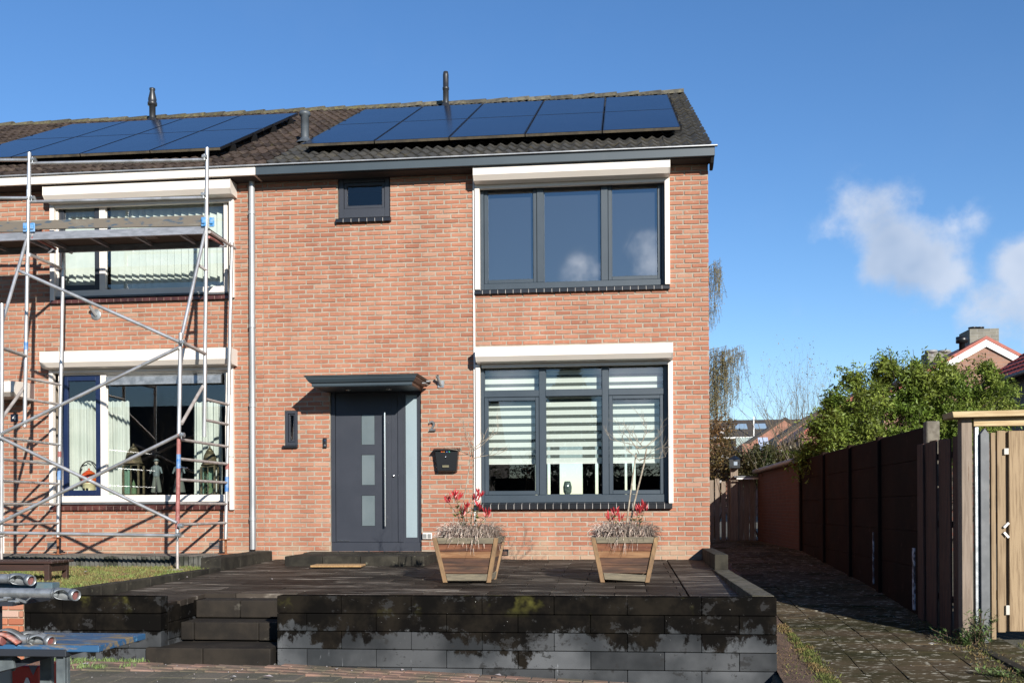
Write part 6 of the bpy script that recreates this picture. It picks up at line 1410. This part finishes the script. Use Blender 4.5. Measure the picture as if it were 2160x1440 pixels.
mb = MB(); mb.obox((OXX - .05 + 1.8 * c33, y1, e + 1.8 * s33), (1.85 * c33, 0, 1.85 * s33), (0, .03, 0), (-.04 * s33, 0, .04 * c33)); mb.build('verge', M('verge_dark', (.2, .04, .03), rough=.6), h)
mb = MB(); mb.tube((OXX - .09, y0, e - .02), (OXX - .09, y1, e - .02), .05, n=10); mb.build('gutter', SLATE, h)
# distant row houses
GB2 = brickmat('row_gable_brick', ((.36, .17, .115), (.30, .135, .09)), (.30, .22, .18), .8, .25)
DRF = M('distant_roof', (.045, .04, .038), col2=(.07, .055, .045), scale=1, rough=.9)
ap = aY(1729, 864, 76); hB, r_ = gablehouse('row_house', 'brick gable house with roof slope falling left, right one of two behind bare twigs', ap, .66, 4.4, 76, 9, -.1, GB2, DRF, rt=.3, over=.15)
a = aY(1600, 925, 75); b = aY(1641, 955, 75); x0 = ap.x - 4.4
mb = MB(); mb.box(x0 - 2.2, x0 - .05, 76, 80, -.1, aY(1620, 935, 76).z); mb.build('annex', GB2, hB)
mb = MB(); a, b = aY(1622, 928, 75.8), aY(1640, 956, 75.8); mb.box(a.x, b.x, 75.8, 75.95, b.z, a.z); wn = mb.build('window', M('dark_window', (.02, .025, .03), rough=.2), hB)
mb = MB(); a, b = aY(1601, 933, 75.2), aY(1622, 951, 75.2); mb.prismX([(76, a.z + .5), (74.4, b.z), (74.4, b.z - .1), (76, a.z + .35)], a.x, b.x); mb.build('awning', M('awning_blue', (.45, .52, .70), rough=.8), hB)
ap = aY(1656, 879, 92); hA, r_ = gablehouse('row_house', 'brick gable house with roof slope falling left, left one of two behind bare twigs', ap, .66, 4.6, 92, 9, -.1, GB2, DRF, rt=.3, over=.15)
ap = aY(1822, 818, 58); hC, r_ = gablehouse('orange_roof_house', 'house with orange pantile roof showing low behind the left part of the evergreen shrub', ap, .72, 4.2, 58, 9, -.1, GB2, PANT, rt=.25, over=.2)
for h_ in (hA, hB): h_['group'] = 'distant gable houses'
a = aY(1470, 886, 118); b = aY(1672, 885, 118); h = thing('long_roof_row', 'far terrace with long dark roof, two skylights and white gutter', 'house', ((a.x + b.x) / 2, 122, -.1)); z_ = a.z; ze = aY(1550, 922, 113).z
mb = MB(); mb.box(a.x - 6, b.x + 4, 114, 123, -.1, ze); mb.build('wall', GB2, h)
mb = MB(); mb.prismX([(113.4, ze), (118.5, z_), (124, ze)], a.x - 6, b.x + 4); rf = mb.build('roof', DRF, h)
for px in (1562, 1602):
    a2 = aY(px, 896, 116.6); mb = MB(); n_ = Vector((0, -(z_ - ze), 5.1)).normalized(); u_ = Vector((0, 5.1, z_ - ze)).normalized(); cc = Vector((a2.x, 113.4 + 2.9, ze + 2.9 / 5.1 * (z_ - ze))) + n_ * .12
    mb.obox(cc, (.75, 0, 0), u_ * .75, n_ * .06); mb.build('skylight', M('skylight_glass', (.30, .42, .55), rough=.15), rf)
mb = MB(); mb.box(a.x - 6, b.x + 4, 113.0, 113.4, ze - .15, ze + .05); mb.build('gutter', WBARGE, h); mb = MB(); a2 = aY(1590, 900, 113); mb.box(a2.x - .06, a2.x + .06, 112.9, 113, -.1, ze + 2.5); mb.build('downpipe', WBARGE, h)
mb = MB(); a, b = aY(1545, 927, 112), aY(1580, 945, 112); mb.box(a.x, b.x, 108, 113.9, b.z - 2, a.z); mb.build('conservatory', M('conservatory_glass', (.45, .55, .52), col2=(.25, .3, .3), scale=1, rough=.3), h)

# ------------------------------------------------------------------ across the street (seen reflected in the windows; the hedge is added)
tr_ = thing('conifer', 'tall dark conifer across the street, reflected in the large lower window', 'tree', (-2.6, -36, -.75))
c = aY(1200, 735, 36); cx_ = c.x; top = c.z
tr_.location = (cx_, -36, -.75)
mb = MB(); mb.tube((cx_, -36, -.75), (cx_, -36, top), .18, .02, 8); mb.build('trunk', TRK, tr_)
P_ = []
for i in range(12000):
    s = rnd.random() ** .8; z_ = -.3 + (top + .3) * s; rr = (1 - s) * 4.6 * (.55 + .45 * abs(math.sin(z_ * 5 + rnd.random()))) * rnd.random() ** .4 + .05; a_ = rnd.uniform(0, 6.283); P_.append([cx_ + rr * math.cos(a_), -36 + rr * math.sin(a_), z_ - rr * .25])
leafmesh('foliage', P_, .30, M('conifer_needles', (.02, .035, .015), col2=(.035, .05, .02), scale=2, rough=.7, island=.4), tr_, .4, .25)
c = aY(330, 860, 42); ohx = c.x; ohz = c.z
oh = thing('opposite_house', 'long brick house across the street, reflected in the windows', 'house', (-20, -45, -.75)); mb = MB(); mb.box(-60, -7.5, -52, -42.5, -.75, 3.9); mb.build('wall', M('opposite_wall', (.07, .045, .035), rough=.9), oh)
hd = thing('reflection_hedge', 'tall dark hedge across the street, reflected in the lower window', 'hedge', (6, -41, -.75)); mb = MB(); mb.box(-7, 26, -41.5, -40.6, -.75, 2.4); mb.build('core', M('hedge_core', (.012, .014, .008), rough=1), hd)  # added to block sky and ground from the lower pane reflections
leafmesh('leaves', np.stack([nr.uniform(-7.2, 26, 16000), nr.uniform(-41.7, -40.4, 16000), nr.uniform(-.7, 3.0, 16000)], 1), .2, DGN, hd)
mb = MB(); mb.prismX([(-42.2, 3.85), (-47, ohz + .6), (-52, 3.85)], -60, -7.3); mb.build('roof', DRF, oh)
c = aY(345, 815, 33); baretree(c.x, -33, -.75, 9.0, 'bare street tree across the street, reflected in the left window', leafn=0, base=5)
